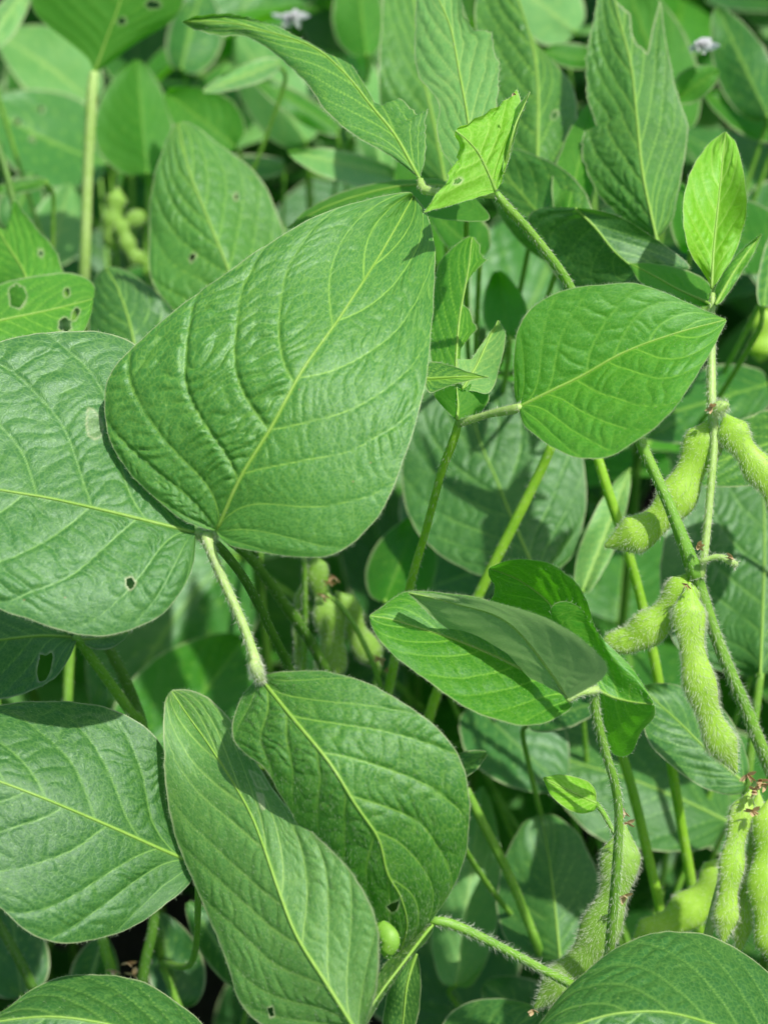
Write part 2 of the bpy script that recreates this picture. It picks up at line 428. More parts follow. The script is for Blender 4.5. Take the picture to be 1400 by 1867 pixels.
    h = h + .35 * vnoise(a_ / 15, b_ / 17, seed + 71) * (.3 if res > 4 else 1)
    h = h * (.25 + .75 * edge) * .001
    w2 = .19 * (1 - .45 * aV)
    vein = np.exp(-(dsec / w2) ** 2) * (1 - .45 * aV ** 2) * np.clip(T * 14, .4, 1)
    tert = np.exp(-(n1 / .09) ** 2) * .22 + np.exp(-(n2 / .10) ** 2) * .16
    wm = .55 * (1 - .75 * T) + .12
    midm = np.exp(-(dmid / wm) ** 2)
    vein = np.clip(np.maximum(np.maximum(vein, tert * (.6 + .4 * n3)), midm), 0, 1)
    rim = np.exp(-(((1 - aV) * W * mm) / rimw) ** 2) * np.clip(T * 20, 0, 1)
    kill = np.zeros(T.shape, bool)
    px, py = X2[..., 0].copy(), X2[..., 1].copy()
    for hp in holes:
        hq, _ = curve(list(hp) + [hp[0]], max(24, len(hp) * 4), False)
        sd, nx, ny = poly_sd(px, py, hq)
        near = np.abs(sd) < res * .62
        px = np.where(near, nx, px); py = np.where(near, ny, py)
        kill |= (sd < res * .62)
        rim = np.maximum(rim, np.exp(-(np.maximum(sd, 0) * mm / .42) ** 2) * 1.2)
    for sp, val in scars:
        sq, _ = curve(list(sp) + [sp[0]], max(20, len(sp) * 4), False)
        sd, _, _ = poly_sd(px, py, sq)
        rim = np.maximum(rim, np.maximum(val * (sd < 0), np.exp(-(sd * mm / .28) ** 2)))
    P3 = posfn(px, py, T, V, wn)
    du = np.gradient(P3, axis=0); dw = np.gradient(P3, axis=1)
    nrm = np.cross(du, dw); nrm /= np.linalg.norm(nrm, axis=-1, keepdims=True) + 1e-15
    tw = toward - P3 if toward is not None else np.array([0, 0, 1.0]) * np.ones_like(P3)
    sg = 1 if (nrm * tw).sum(-1).mean() > 0 else -1
    wind = sg
    if under: wind = -sg
    topn = nrm * wind
    P3 = P3 + topn * h[..., None]
    nvv = len(v); nT = len(t)
    I = np.arange(nT * nvv).reshape(nT, nvv)
    a, b, c, d = I[:-1, :-1], I[1:, :-1], I[1:, 1:], I[:-1, 1:]
    kf = kill[:-1, :-1] & kill[1:, :-1] & kill[1:, 1:] & kill[:-1, 1:]
    F = np.stack([a, b, c, d], -1) if wind > 0 else np.stack([a, d, c, b], -1)
    F = F[~kf]
    uv = np.stack([b_ + sgn * 3 + seed * 17, a_], -1).reshape(-1, 2)
    return dict(P=P3, F=F.reshape(-1, 4), n=topn, vein=vein.ravel(), rim=np.clip(rim, 0, 1).ravel(), uv=uv, T=T, V=V, ci=nl, px=px, py=py, kill=kill, vis=nrm * sg, t=t)

LEAFN = [0]
def leaf(plant, M, L, R, d, mat='mature', bend=0, cup=0, under=False, res=3.0, g=.42, nv=7, crinkle=.5, pillow=.5, holes=(), smooth=(True, True),
         edgehair=0, surfhair=0, wave=6, label=None, midrib=None, petiole=False, seed=None, twist=0, cfreq=5.0, cr=(1, 1), rimw=.17, scars=(), rough_edge=.9, hairlen=.9, note=True):
    """d = (depth at base, depth at tip, offset of left margin, offset of right margin) in mm"""
    LEAFN[0] += 1
    seed = LEAFN[0] if seed is None else seed
    db, dt_, dl, dr = d
    def pos(x, y, T, V, wn):
        a = np.abs(V); side = np.where(V < 0, dl, dr)
        dd = db + (dt_ - db) * T + bend * 4 * T * (1 - T) + side * a * wn + cup * (V ** 2) * wn
        dd = dd + wave * a ** 2 * vnoise(T * 3.3 + 5, np.sign(V) * 2 + seed, seed) + wave * .5 * vnoise(T * 2.2, V * 1.3, seed + 2)
        if note: note_depth(x.ravel(), y.ravel(), dd.ravel())
        return at(x, y, dd)
    mm = K * (db + dt_) / 2
    B = blade(M, L, R, pos, mm, res, g, nv, crinkle, pillow, seed, holes, smooth, CAM, under, rough_edge, cfreq, cr, rimw, scars)
    buf = Buf(); P = B['P'].reshape(-1, 3); buf.add(P, B['F'])
    vis = B['vis']; alive = ~B['kill']
    if edgehair:
        nT = B['P'].shape[0]
        for side in (0, -1):
            i = RNG.randint(1, nT, edgehair); inner = B['P'][i, 2 if side == 0 else -3]; outer = B['P'][i, side]
            ok = alive[i, side]; i = i[ok]; outer = outer[ok]; inner = inner[ok]
            D = outer - inner; D /= np.linalg.norm(D, axis=1, keepdims=True) + 1e-9
            D = D + RNG.normal(size=D.shape) * .35 + (B['P'][np.minimum(i + 1, nT - 1), side] - B['P'][i - 1, side]) * 300
            add_hairs(buf, outer, D, .0010, .000022, 1)
    if surfhair:
        nT, nV = B['P'].shape[:2]
        i = RNG.randint(1, nT - 1, surfhair); j = RNG.randint(1, nV - 1, surfhair)
        ok = alive[i, j]; i = i[ok]; j = j[ok]
        tdir = B['P'][i + 1, j] - B['P'][i - 1, j]; tdir /= np.linalg.norm(tdir, axis=1, keepdims=True) + 1e-9
        D = vis[i, j] * .45 + tdir * 1.0 + RNG.normal(size=tdir.shape) * .25
        add_hairs(buf, B['P'][i, j] + vis[i, j] * .00003, D, hairlen * .001, .00002, 1)
    o = buf.build('leaf', [MAT[mat], MAT['lhair']], plant.e, plant.base, {'vein': B['vein'], 'rim': B['rim']}, B['uv'])
    if label: o['label'] = label
    if midrib if midrib is not None else res <= 4:
        c = B['P'][:, B['ci']]; k = alive[:, B['ci']]
        last = len(k) if k.all() else max(4, int(np.argmin(k)))
        st = max(1, last // 60)
        cc = (c + vis[:, B['ci']] * .00008)[:last:st]
        LL = B['t'][:last:st]
        tube3(plant, 'midrib', cc, list((.50 * (1 - .8 * LL) + .06)), 'vein', hair=int(edgehair * .3), hl=.8, sides=8, ridge=0, parent=o, nseg=len(cc), hairmat='lhair')
    if petiole:
        plant.join(B['P'][0, B['ci']], r=1.2)
    return o

def ovate(base, tip, wl, wr, bow=0):
    b = np.array(base, float); t = np.array(tip, float); ax = t - b; Ln = np.linalg.norm(ax); ax /= Ln; nn = np.array([ax[1], -ax[0]])
    us = np.array([.04, .1, .2, .32, .46, .6, .74, .86, .94])
    w = us ** .55 * (1 - us) ** .8; w /= w.max()
    M = [tuple(b + ax * Ln * u + nn * bow * 4 * u * (1 - u)) for u in (0, .25, .5, .75, 1)]
    mk = lambda ww, s: [tuple(b + ax * Ln * (u * 1.0 - .03 * (1 - u)) + nn * (bow * 4 * u * (1 - u) + s * ww * k)) for u, k in zip(us, w)]
    return M, mk(wl, 1), mk(wr, -1)

def auto(plant, base, tip, wl, wr, d, mat='mature', bow=0, petiole=True, **kw):
    M, L, R = ovate(base, tip, wl, wr, bow)
    if tip[0] < base[0] and abs(tip[0] - base[0]) > abs(tip[1] - base[1]): d = (d[0], d[1], d[3], d[2])
    kw.setdefault('res', 6); kw.setdefault('crinkle', .55)
    if kw['res'] >= 5: mat = mat + '_far'
    return leaf(plant, M, L, R, d, mat, petiole=petiole, midrib=False, **kw)

def tuft(plant, x, y, d, r, n=5, name='withered_flower', seed=0):
    if name != 'flower': r = r * .6
    """little dried flower remains: a few curled scales"""
    r_ = random.Random(seed); buf = Buf(); c = at(x, y, d)
    for k in range(n):
        D = np.array([r_.uniform(-1, 1), r_.uniform(-1, .3), r_.uniform(-.5, 1)]); D /= np.linalg.norm(D)
        s = np.cross(D, [0.3, 1, .2]); s /= np.linalg.norm(s); q = np.cross(D, s)
        rows = []
        for u in np.linspace(0, 1, 6):
            w = math.sin(math.pi * min(1, u * .85 + .15)) * r * .35
            p = c + D * r * u * 1.3 + q * r * .4 * u * u
            rows += [p - s * w + q * w * .5, p, p + s * w + q * w * .5]
        F = []
        for i in range(5):
            for j in range(2):
                a = i * 3 + j; F.append((a, a + 1, a + 4, a + 3))
        buf.add(np.array(rows), F)
    return buf.build(name, [MAT['brown'] if name != 'flower' else MAT['white']], plant.e, plant.base)

# ================================================================== setting
gb = Buf()
gx = np.linspace(-40, 40, 161); 
gx = np.sign(gx) * (np.abs(gx) / 40) ** 2.2 * 40
GX, GY = np.meshgrid(gx, gx + 1.0, indexing='ij')
GZ = .02 * vnoise(GX * 3, GY * 3, 3) + .012 * vnoise(GX * 11, GY * 11, 4) - .015
I = np.arange(161 * 161).reshape(161, 161)
gb.add(np.stack([GX, GY, GZ], -1).reshape(-1, 3), np.stack([I[:-1, :-1], I[1:, :-1], I[1:, 1:], I[:-1, 1:]], -1).reshape(-1, 4))
ground = gb.build('ground', [MAT['soil']]); ground['kind'] = 'structure'

# ================================================================== the large trifoliate at left and centre
P1 = Plant('soybean plant with the largest wrinkled leaf and a grooved hairy stalk between big leaves', (600, 1400, 610))
leaf(P1, [(395, 968), (440, 870), (500, 770), (555, 670), (625, 570), (690, 470), (755, 355)],
     [(370, 962), (330, 945), (280, 905), (235, 860), (205, 810), (192, 760), (193, 710), (212, 668), (250, 627), (330, 560), (430, 485), (520, 425), (600, 385), (680, 360), (740, 350)],
     [(405, 985), (430, 998), (480, 1007), (540, 1015), (600, 1012), (650, 985), (700, 925), (735, 840), (770, 720), (785, 620), (792, 500), (790, 440), (775, 385)],
     (452, 494, 12, -12), 'mature', bend=-27, cup=3, res=2.6, g=.43, nv=6, crinkle=.80, pillow=.55, edgehair=500, surfhair=2000, seed=4, cfreq=4.5, cr=(1.15, .6), hairlen=.6,
     label='largest leaf of all, deeply wrinkled with sheen on its upper half')
leaf(P1, [(357, 972), (290, 955), (190, 930), (90, 908), (0, 893), (-100, 872), (-190, 850), (-265, 828)],
     [(348, 930), (325, 860), (300, 770), (285, 700), (262, 645), (225, 615), (180, 604), (130, 603), (60, 609), (0, 625), (-80, 660), (-170, 715), (-230, 780)],
     [(356, 1000), (350, 1035), (330, 1078), (290, 1125), (230, 1150), (170, 1160), (110, 1150), (50, 1127), (0, 1110), (-80, 1070), (-170, 980), (-230, 900)],
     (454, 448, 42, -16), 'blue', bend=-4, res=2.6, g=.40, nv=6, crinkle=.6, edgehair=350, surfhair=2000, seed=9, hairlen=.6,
     holes=[[(231, 1056), (240, 1054), (247, 1062), (245, 1070), (238, 1075), (231, 1068)],
            ], scars=[([(161, 745), (170, 748), (182, 762), (189, 782), (184, 798), (172, 802), (162, 795), (158, 775)], .28)],
     label='broad leaf reaching the left edge, with one small dark round hole')
leaf(P1, [(475, 1236), (530, 1305), (600, 1390), (650, 1470), (690, 1530), (706, 1590), (730, 1635), (742, 1690), (722, 1750)],
     [(462, 1243), (440, 1270), (424, 1320), (428, 1350), (450, 1375), (482, 1400), (510, 1450), (560, 1530), (620, 1620), (670, 1700), (700, 1745)],
     [(490, 1229), (530, 1224), (600, 1226), (680, 1250), (750, 1290), (810, 1340), (845, 1400), (856, 1480), (848, 1560), (825, 1620), (790, 1675), (750, 1725)],
     (450, 462, 12, 8), 'mature', bend=-26, cup=0, res=2.6, g=.36, nv=6, crinkle=.55, edgehair=400, surfhair=6000, seed=15,
     holes=[[(705, 1652), (716, 1645), (729, 1641), (724, 1655), (714, 1663)]], wave=6,
     label='leaf drooping below the hairy stalk, fine white hairs on its right half')
tube(P1, 'petiole', [(376, 975, 453), (384, 1000, 452), (405, 1052, 452), (432, 1112, 451), (455, 1170, 450), (470, 1224, 449), (474, 1240, 450)], [1.9, 1.45, 1.35, 1.3, 1.35, 1.7, 1.4], 'palestem', hair=1000, hl=1.6,
     ridge=.13, label='pale grooved stalk with white hairs')
tube(P1, 'petiolule', [(357, 970, 455), (378, 978, 455), (397, 970, 453)], [1.5, 1.8, 1.3], 'palestem', hair=800, hl=1.7)
tube(P1, 'petiolule', [(463, 1205, 448), (468, 1222, 448), (476, 1240, 450)], [1.6, 1.75, 1.2], 'palestem', hair=500, hl=1.6)
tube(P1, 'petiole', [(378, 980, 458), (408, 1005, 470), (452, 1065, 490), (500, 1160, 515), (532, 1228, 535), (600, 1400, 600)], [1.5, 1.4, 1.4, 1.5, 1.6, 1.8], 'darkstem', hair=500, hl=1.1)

P1b = Plant('soybean plant behind the largest leaf carrying a shaded cluster of hairy green pods', (565, 1330, 640))
tube(P1b, 'petiole', [(420, 985, 530), (460, 1020, 540), (515, 1095, 560), (578, 1190, 585), (620, 1300, 610), (565, 1400, 640)], [1.6, 1.7, 1.9, 2.0, 2.1, 2.2], 'darkstem', hair=600)
tube(P1b, 'stem', [(553, 985, 590), (556, 1060, 600), (556, 1150, 610), (553, 1250, 620), (560, 1330, 640)], [1.1, 1.1, 1.2, 1.3, 1.6], 'stem', hair=700, hl=2)
pod(P1b, [(575, 1010, 600), (582, 1060, 602), (594, 1110, 606), (602, 1150, 610)], 18, 2, mat='shadepod', hair=700)
pod(P1b, [(598, 1080, 598), (600, 1120, 598), (606, 1170, 602), (600, 1250, 606)], 25, 2, mat='shadepod', hair=1500, label='broad rounded hairy pod facing the camera')
pod(P1b, [(612, 1078, 612), (632, 1110, 615), (655, 1160, 620), (690, 1215, 625)], 22, 2, mat='shadepod', hair=900)
pod(P1b, [(552, 1060, 612), (546, 1120, 614), (545, 1180, 616), (552, 1235, 618)], 9, 3, mat='shadepod', hair=700, label='slender whitish hairy pod')
tube(P1b, 'petiole', [(606, 1090, 596), (630, 1115, 596), (660, 1165, 597), (692, 1245, 600), (700, 1330, 640)], [.9, 1, 1, 1.1, 1.3], 'stem', hair=300)
for k, (x, y) in enumerate([(600, 1062), (612, 1052), (590, 1085), (694, 1200), (710, 1215)]): tuft(P1b, x, y, 594, .004, 5, seed=k)
auto(P1b, (700, 1100), (765, 935), 55, 70, (650, 690, 5, 5), 'back')

# ================================================================== bottom centre: long pale leaf
P2 = Plant('soybean plant at the bottom centre with a long pale leaf and a bristly stalk', (1120, 1990, 520))
leaf(P2, [(655, 1890), (600, 1800), (540, 1705), (508, 1620), (482, 1545), (450, 1470), (390, 1370), (340, 1300), (312, 1258)],
     [(560, 1895), (480, 1870), (440, 1832), (415, 1760), (385, 1680), (350, 1600), (320, 1520), (303, 1440), (298, 1340), (301, 1280)],
     [(668, 1865), (685, 1810), (691, 1740), (688, 1690), (672, 1640), (630, 1575), (565, 1512), (505, 1448), (470, 1395), (430, 1325), (385, 1276), (345, 1258)],
     (424, 480, 12, 0), 'mid', bend=-8, res=2.6, g=.40, nv=7, crinkle=.5, pillow=.5, edgehair=500, surfhair=5000, seed=22,
     holes=[[(490, 1837), (499, 1835), (500, 1852), (493, 1855)]], rimw=.42, scars=[([(469, 1446), (481, 1449), (484, 1476), (477, 1476)], 1.2), ([(455, 1405), (475, 1415), (490, 1440), (470, 1436)], .25)],
     label='long pale leaf with pointed tip up, whitish margin on its right')
leaf(P2, [(790, 1684), (735, 1755), (690, 1815), (635, 1905)],
     [(775, 1690), (722, 1735), (690, 1775), (655, 1850)], [(785, 1705), (750, 1745), (705, 1808), (655, 1890)],
     (452, 425, 18, 26), 'mid', res=3, edgehair=500, surfhair=600, crinkle=.2, pillow=.2, label='narrow leaf seen edge on, fringed with white hairs')
leaf(P2, [(760, 1735), (740, 1800), (730, 1900)], [(735, 1760), (705, 1820), (700, 1880)], [(765, 1760), (768, 1810), (755, 1880)],
     (466, 470, 5, 20), 'blue', res=4, edgehair=100, crinkle=.3)
pod(P2, [(686, 1684, 446), (703, 1698, 444), (712, 1718, 443), (700, 1744, 444)], 15, 1, mat='stem', hair=60, hl=.8, label='small green bud peeping out between leaves')
tube(P2, 'petiole', [(785, 1678, 455), (815, 1682, 455), (860, 1700, 456), (925, 1733, 460), (990, 1768, 466), (1050, 1800, 474), (1130, 1850, 490), (1120, 1990, 520)], [1.2, 1.5, 1.35, 1.3, 1.3, 1.4, 1.7, 2.0], 'stem', hair=2400, hl=1.9,
     label='bristly stalk crossing behind the bottom right leaf', hw=.045)

# ================================================================== bottom left
P3 = Plant('soybean plant at lower left with broad dark bluish leaves running off the left edge', (285, 1700, 640))
leaf(P3, [(352, 1574), (290, 1547), (230, 1520), (150, 1485), (80, 1455), (0, 1425), (-90, 1395), (-210, 1370)],
     [(342, 1530), (320, 1450), (300, 1370), (265, 1325), (200, 1292), (130, 1280), (60, 1278), (0, 1285), (-80, 1300), (-160, 1335)],
     [(350, 1605), (310, 1643), (250, 1686), (190, 1710), (130, 1719), (80, 1711), (40, 1690), (0, 1655), (-60, 1600), (-140, 1500)],
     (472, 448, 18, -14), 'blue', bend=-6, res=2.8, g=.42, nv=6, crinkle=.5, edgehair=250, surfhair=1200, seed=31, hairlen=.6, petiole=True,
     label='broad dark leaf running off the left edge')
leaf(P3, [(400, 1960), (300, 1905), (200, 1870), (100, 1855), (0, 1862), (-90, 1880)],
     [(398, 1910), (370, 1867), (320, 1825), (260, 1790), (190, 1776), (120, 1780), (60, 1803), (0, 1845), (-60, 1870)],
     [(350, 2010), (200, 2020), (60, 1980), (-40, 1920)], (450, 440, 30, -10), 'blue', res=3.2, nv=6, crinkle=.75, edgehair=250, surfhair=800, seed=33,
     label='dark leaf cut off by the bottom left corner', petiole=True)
leaf(P3, [(142, 1163), (70, 1160), (-20, 1170), (-90, 1190), (-170, 1220)],
     [(120, 1125), (50, 1100), (-60, 1100), (-130, 1150)],
     [(132, 1190), (112, 1225), (82, 1250), (40, 1268), (0, 1275), (-80, 1270), (-140, 1245)], (535, 515, 10, -8), 'blue', res=3.4, crinkle=.45, edgehair=150,
     holes=[[(74, 1192), (84, 1198), (95, 1188), (98, 1200), (92, 1225), (84, 1240), (72, 1244), (68, 1228)]], seed=36,
     label='shaded leaf under its neighbour with a long ragged hole')
leaf(P3, [(146, 1166), (190, 1162), (236, 1152)], [(160, 1150), (200, 1140), (225, 1145)], [(165, 1180), (195, 1184), (222, 1170)], (536, 530, 5, -8), 'blue', res=3.5)
tube(P3, 'petiole', [(138, 1160, 533), (165, 1195, 538), (205, 1250, 548), (240, 1300, 560), (262, 1345, 575), (285, 1600, 640)], [1.5, 1.7, 1.8, 1.9, 2.1, 2.4], 'stem', hair=900)
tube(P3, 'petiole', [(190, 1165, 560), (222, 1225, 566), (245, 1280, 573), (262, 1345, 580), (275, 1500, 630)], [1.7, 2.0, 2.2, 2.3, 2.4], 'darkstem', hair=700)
tube(P3, 'petiole', [(130, 1170, 640), (126, 1230, 642), (124, 1300, 645), (120, 1420, 660)], [1.8, 2, 2, 2.1], 'stem', hair=200)
tube(P3, 'petiole', [(180, 1680, 590), (192, 1730, 592), (205, 1780, 595), (215, 1900, 600)], [1.9, 2, 2.1, 2.3], 'stem', hair=200)
tube(P3, 'petiole', [(285, 1640, 590), (278, 1700, 592), (262, 1775, 595), (250, 1900, 600)], [1.9, 2, 2.1, 2.3], 'darkstem', hair=200)
for k, (x, y) in enumerate([(234, 1755), (210, 1768), (245, 1775)]): tuft(P3, x, y, 590, .005, 5, seed=20 + k)
tube(P3, 'petiole', [(-30, 1640, 610), (20, 1720, 612), (60, 1800, 615), (90, 1900, 620)], [1.7, 1.8, 2, 2.1], 'darkstem', hair=300)
auto(P3, (40, 1820), (20, 1640), 70, 60, (625, 640, 4, 4), 'blue')
auto(P3, (330, 1840), (290, 1660), 45, 60, (640, 650, 4, 4), 'blue')
auto(P3, (150, 1840), (190, 1700), 40, 50, (650, 660, 4, 4), 'blue')
auto(P3, (450, 1800), (340, 1640), 35, 45, (600, 610, 4, 4), 'blue')

# ================================================================== bottom right corner leaf
P4 = Plant('soybean plant at the bottom right corner, one broad arched bluish leaf close to the camera', (1480, 2000, 520))
leaf(P4, [(1460, 1975), (1350, 1890), (1240, 1850), (1150, 1845), (1060, 1865), (960, 1910)],
     [(1490, 1900), (1450, 1820), (1400, 1772), (1360, 1740), (1310, 1712), (1260, 1700), (1185, 1704), (1115, 1733), (1062, 1775), (1022, 1815), (985, 1862)],
     [(1390, 2060), (1200, 2060), (1050, 2000)], (452, 436, 46, -20), 'blue', bend=-6, cup=8, res=2.8, nv=7, crinkle=.75, edgehair=350, surfhair=1500, seed=41, hairlen=.5, petiole=True,
     label='broad arched leaf filling the bottom right corner')

# ================================================================== right-hand plant with pods
P5 = Plant('soybean plant on the right with thick fuzzy pods and a bright upright young leaf', (1450, 1500, 560), r=3.4)
tube(P5, 'stem', [(1268, 1045, 505), (1285, 1100, 508), (1312, 1180, 513), (1352, 1275, 520), (1400, 1392, 532), (1450, 1500, 560)], [2.0, 1.9, 1.9, 2.0, 2.2, 2.6], 'stem', hair=3200, hl=1.6, ridge=.12)
tube(P5, 'petiole', [(905, 352, 476), (925, 378, 478), (960, 415, 482), (1000, 465, 487), (1040, 525, 493), (1110, 670, 500), (1165, 800, 503), (1215, 910, 504), (1245, 985, 504), (1270, 1052, 505)], [1.0, 1.4, 1.3, 1.4, 1.5, 1.6, 1.7, 1.75, 2.1, 2.7], 'stem', hair=2200, hl=1.2, ridge=.1)
tube(P5, 'petiole', [(766, 328, 492), (772, 345, 490), (800, 350, 486), (850, 352, 480), (905, 355, 477)], [1.1, 1.5, 1.2, 1.2, 1.2], 'palestem', hair=500)
tube(P5, 'stem', [(1298, 535, 520), (1297, 620, 517), (1297, 730, 512), (1302, 790, 509), (1296, 880, 506), (1286, 990, 504), (1276, 1052, 504)], [.9, 1.15, 1.5, 1.3, 1.2, 1.2, 1.4], 'palestem', hair=2200, hl=1.4, ridge=.12)
# chewed leaflets
leaf(P5, [(766, 328), (722, 250), (680, 198), (625, 130), (575, 88), (500, 62), (420, 42), (330, 40)],
     [(772, 290), (778, 200), (765, 213), (750, 202), (727, 178), (733, 200), (737, 225), (708, 221), (685, 196), (662, 150), (640, 118), (612, 108), (560, 75), (500, 45), (420, 23), (360, 27)],
     [(740, 307), (700, 278), (650, 248), (600, 208), (560, 152), (510, 105), (460, 70), (400, 66), (355, 52)],
     (492, 560, 4, -12), 'mature', res=2.8, g=.34, nv=8, crinkle=.4, pillow=.35, smooth=(False, True), edgehair=500, surfhair=1500, seed=51, bend=6, rough_edge=1.1,
     label='long narrow leaf with a chewed right side pointing to the upper left')
leaf(P5, [(862, 350), (858, 260), (850, 200), (838, 136), (822, 53), (800, 0), (780, -50)],
     [(840, 325), (805, 275), (795, 235), (800, 195), (785, 165), (763, 140), (757, 90), (758, 0), (765, -40)],
     [(880, 320), (898, 240), (905, 190), (912, 112), (902, 98), (898, 58), (884, 57), (865, 56), (852, 38), (843, 20), (840, -40)],
     (500, 585, 6, 6), 'pale', res=2.8, g=.34, nv=7, crinkle=.4, smooth=(True, False), edgehair=400, surfhair=600, seed=52, rough_edge=1.2,
     label='light green leaf with ragged bites down its right side')
leaf(P5, [(904, 350), (889, 314), (871, 279), (850, 255), (828, 238)],
     [(878, 357), (850, 366), (810, 377), (774, 387), (788, 366), (797, 350), (812, 338), (820, 322), (817, 312), (829, 305), (836, 292), (831, 287), (839, 272), (836, 256), (829, 247)],
     [(913, 335), (927, 285), (940, 225), (949, 190), (941, 163), (931, 178), (916, 184), (912, 193), (895, 198), (884, 209), (866, 213), (855, 224), (838, 231)],
     (475, 470, -14, 16), 'young', res=2.4, g=.3, nv=5, crinkle=.75, pillow=.7, smooth=(False, False), edgehair=350, surfhair=400, under=True, seed=53, rough_edge=1.2,
     holes=[blob(836, 330, 9, 4, -.6, 3)], label='bright yellow green leaf remnant with torn edges, underside showing')
leaf(P5, [(916, 318), (935, 240), (948, 208), (967, 166)], [(918, 290), (926, 228), (940, 200)], [(928, 290), (948, 222), (957, 195)], (478, 480, 3, 6), 'fresh', res=2.2, edgehair=150, under=True, crinkle=.1,
     label='narrow torn strip of leaf standing up')
tuft(P5, 936, 170, 472, .002, 3, seed=9)
# bright young leaf and its folded sister
leaf(P5, [(1297, 528), (1300, 460), (1308, 380), (1316, 300), (1322, 238)],
     [(1283, 500), (1262, 470), (1247, 425), (1243, 380), (1255, 320), (1285, 270)], [(1315, 500), (1340, 460), (1355, 410), (1361, 365), (1354, 310), (1340, 262)],
     (512, 530, -6, -8), 'young', bend=-3, res=2.4, g=.38, nv=6, crinkle=.9, pillow=.7, edgehair=200, seed=55, cfreq=3.8, label='bright yellow green young leaf standing upright')
leaf(P5, [(1303, 558), (1335, 500), (1362, 460), (1389, 425)], [(1303, 530), (1322, 488), (1355, 452)], [(1318, 548), (1350, 500), (1372, 462)], (514, 530, 6, 4), 'fresh', res=2.6, edgehair=250, crinkle=.2, seed=56)
leaf(P5, [(1297, 556), (1245, 532), (1190, 502), (1145, 480)], [(1290, 515), (1240, 488), (1185, 480)], [(1272, 560), (1225, 545), (1170, 520)], (520, 545, 12, -8), 'back', res=3.2, under=True, seed=57)
# pods
pod(P5, [(1300, 758, 514), (1290, 790, 513), (1262, 850, 513), (1228, 915, 514), (1175, 965, 516), (1103, 996, 520)], 31, 3, hair=3000, label='longest pod, curving down to the left from the upper node')
pod(P5, [(1266, 1040, 508), (1243, 1082, 508), (1200, 1130, 510), (1150, 1165, 513), (1097, 1172, 516)], 29, 2.5, hair=2600, label='pod curving left from the lower node')
pod(P5, [(1256, 1062, 502), (1256, 1140, 500), (1272, 1235, 500), (1298, 1320, 502), (1342, 1408, 506)], 26, 3, hair=4200, hl=2.0, label='slender pod hanging straight down, fringed with long hairs')
pod(P5, [(1318, 752, 508), (1342, 800, 507), (1378, 850, 506), (1420, 910, 505), (1450, 960, 505)], 25, 3, hair=2600, label='pod running off the right edge')
tube(P5, 'flower_bud', [(1300, 750, 506), (1312, 742, 504), (1326, 738, 503)], [2.0, 2.3, 1.2], 'palestem', hair=500, hl=1.8)
tube(P5, 'flower_bud', [(1275, 1024, 500), (1310, 1015, 499), (1342, 1030, 498)], [.7, 1.0, 1.1], 'palestem', hair=400, hl=1.4)
for k, (x, y, d) in enumerate([(1334, 1016, 497), (1272, 994, 499), (1252, 1066, 498), (1296, 742, 503)]): tuft(P5, x, y, d, .0032, 5, seed=40 + k)
tube(P5, 'petiole', [(1380, 1425, 540), (1355, 1480, 538), (1325, 1570, 536), (1290, 1705, 534), (1270, 1800, 540)], [1.3, 1.4, 1.4, 1.5, 1.6], 'palestem', hair=500)
pod(P5, [(1368, 1440, 528), (1345, 1510, 526), (1330, 1600, 524), (1318, 1720, 524)], 20, 3, hair=2600, hl=2.0)
pod(P5, [(1382, 1440, 532), (1378, 1530, 532), (1362, 1620, 530), (1345, 1740, 530)], 16, 3, hair=2000, hl=2.0)
pod(P5, [(1405, 1450, 524), (1402, 1540, 522), (1395, 1640, 520), (1420, 1770, 520)], 28, 3, hair=1800, label='plump bright pod at the right edge')
pod(P5, [(1330, 1560, 580), (1295, 1620, 580), (1240, 1670, 582), (1150, 1730, 585)], 30, 3, hair=1500, label='blurred bright pod behind the corner leaf')
for k, (x, y) in enumerate([(1362, 1412), (1385, 1422), (1395, 1428), (1375, 1440), (1372, 1478)]): tuft(P5, x, y, 520, .0045, 6, seed=60 + k)

# ================================================================== centre right: flat green leaf
P6 = Plant('soybean plant with a smooth oval leaf pointing right beside chewed upright leaves', (700, 1300, 660))
leaf(P6, [(945, 743), (1000, 715), (1060, 685), (1140, 642), (1220, 612), (1325, 582)],
     [(938, 715), (937, 650), (946, 595), (972, 558), (1020, 530), (1090, 520), (1160, 517), (1210, 532), (1260, 554), (1300, 572)],
     [(955, 775), (985, 800), (1020, 822), (1060, 835), (1110, 833), (1160, 805), (1210, 765), (1250, 715), (1290, 650), (1312, 608)],
     (478, 470, 2, -30), 'fresh', bend=-4, res=2.5, g=.42, nv=6, crinkle=.55, pillow=.8, edgehair=450, surfhair=1500, seed=61, hairlen=.6, wave=2,
     label='smooth oval leaf pointing right, darker above its midrib')
tube(P6, 'petiole', [(836, 772, 497), (850, 768, 494), (890, 755, 487), (930, 747, 480), (948, 742, 477)], [1.2, 1.2, 1.1, 1.5, 1.2], 'palestem', hair=700)
tube(P6, 'petiole', [(836, 768, 498), (828, 800, 500), (805, 862, 510), (776, 970, 530), (746, 1078, 550), (700, 1300, 620)], [1.1, 1.4, 1.3, 1.3, 1.5, 2], 'limestem', hair=1400)
leaf(P6, [(832, 765), (831, 700), (835, 600), (852, 500), (860, 430)], [(805, 722), (784, 650), (778, 560), (795, 490), (820, 455), (845, 435)],
     [(842, 720), (840, 660), (839, 636), (868, 600), (856, 572), (843, 550), (850, 510), (888, 474), (876, 462), (876, 444)], (505, 535, 8, 10), 'fresh', res=2.8, smooth=(True, False), edgehair=200, surfhair=300,
     seed=62, wave=1.5, rough_edge=.9, crinkle=.2, label='upright leaf with its right half eaten away')
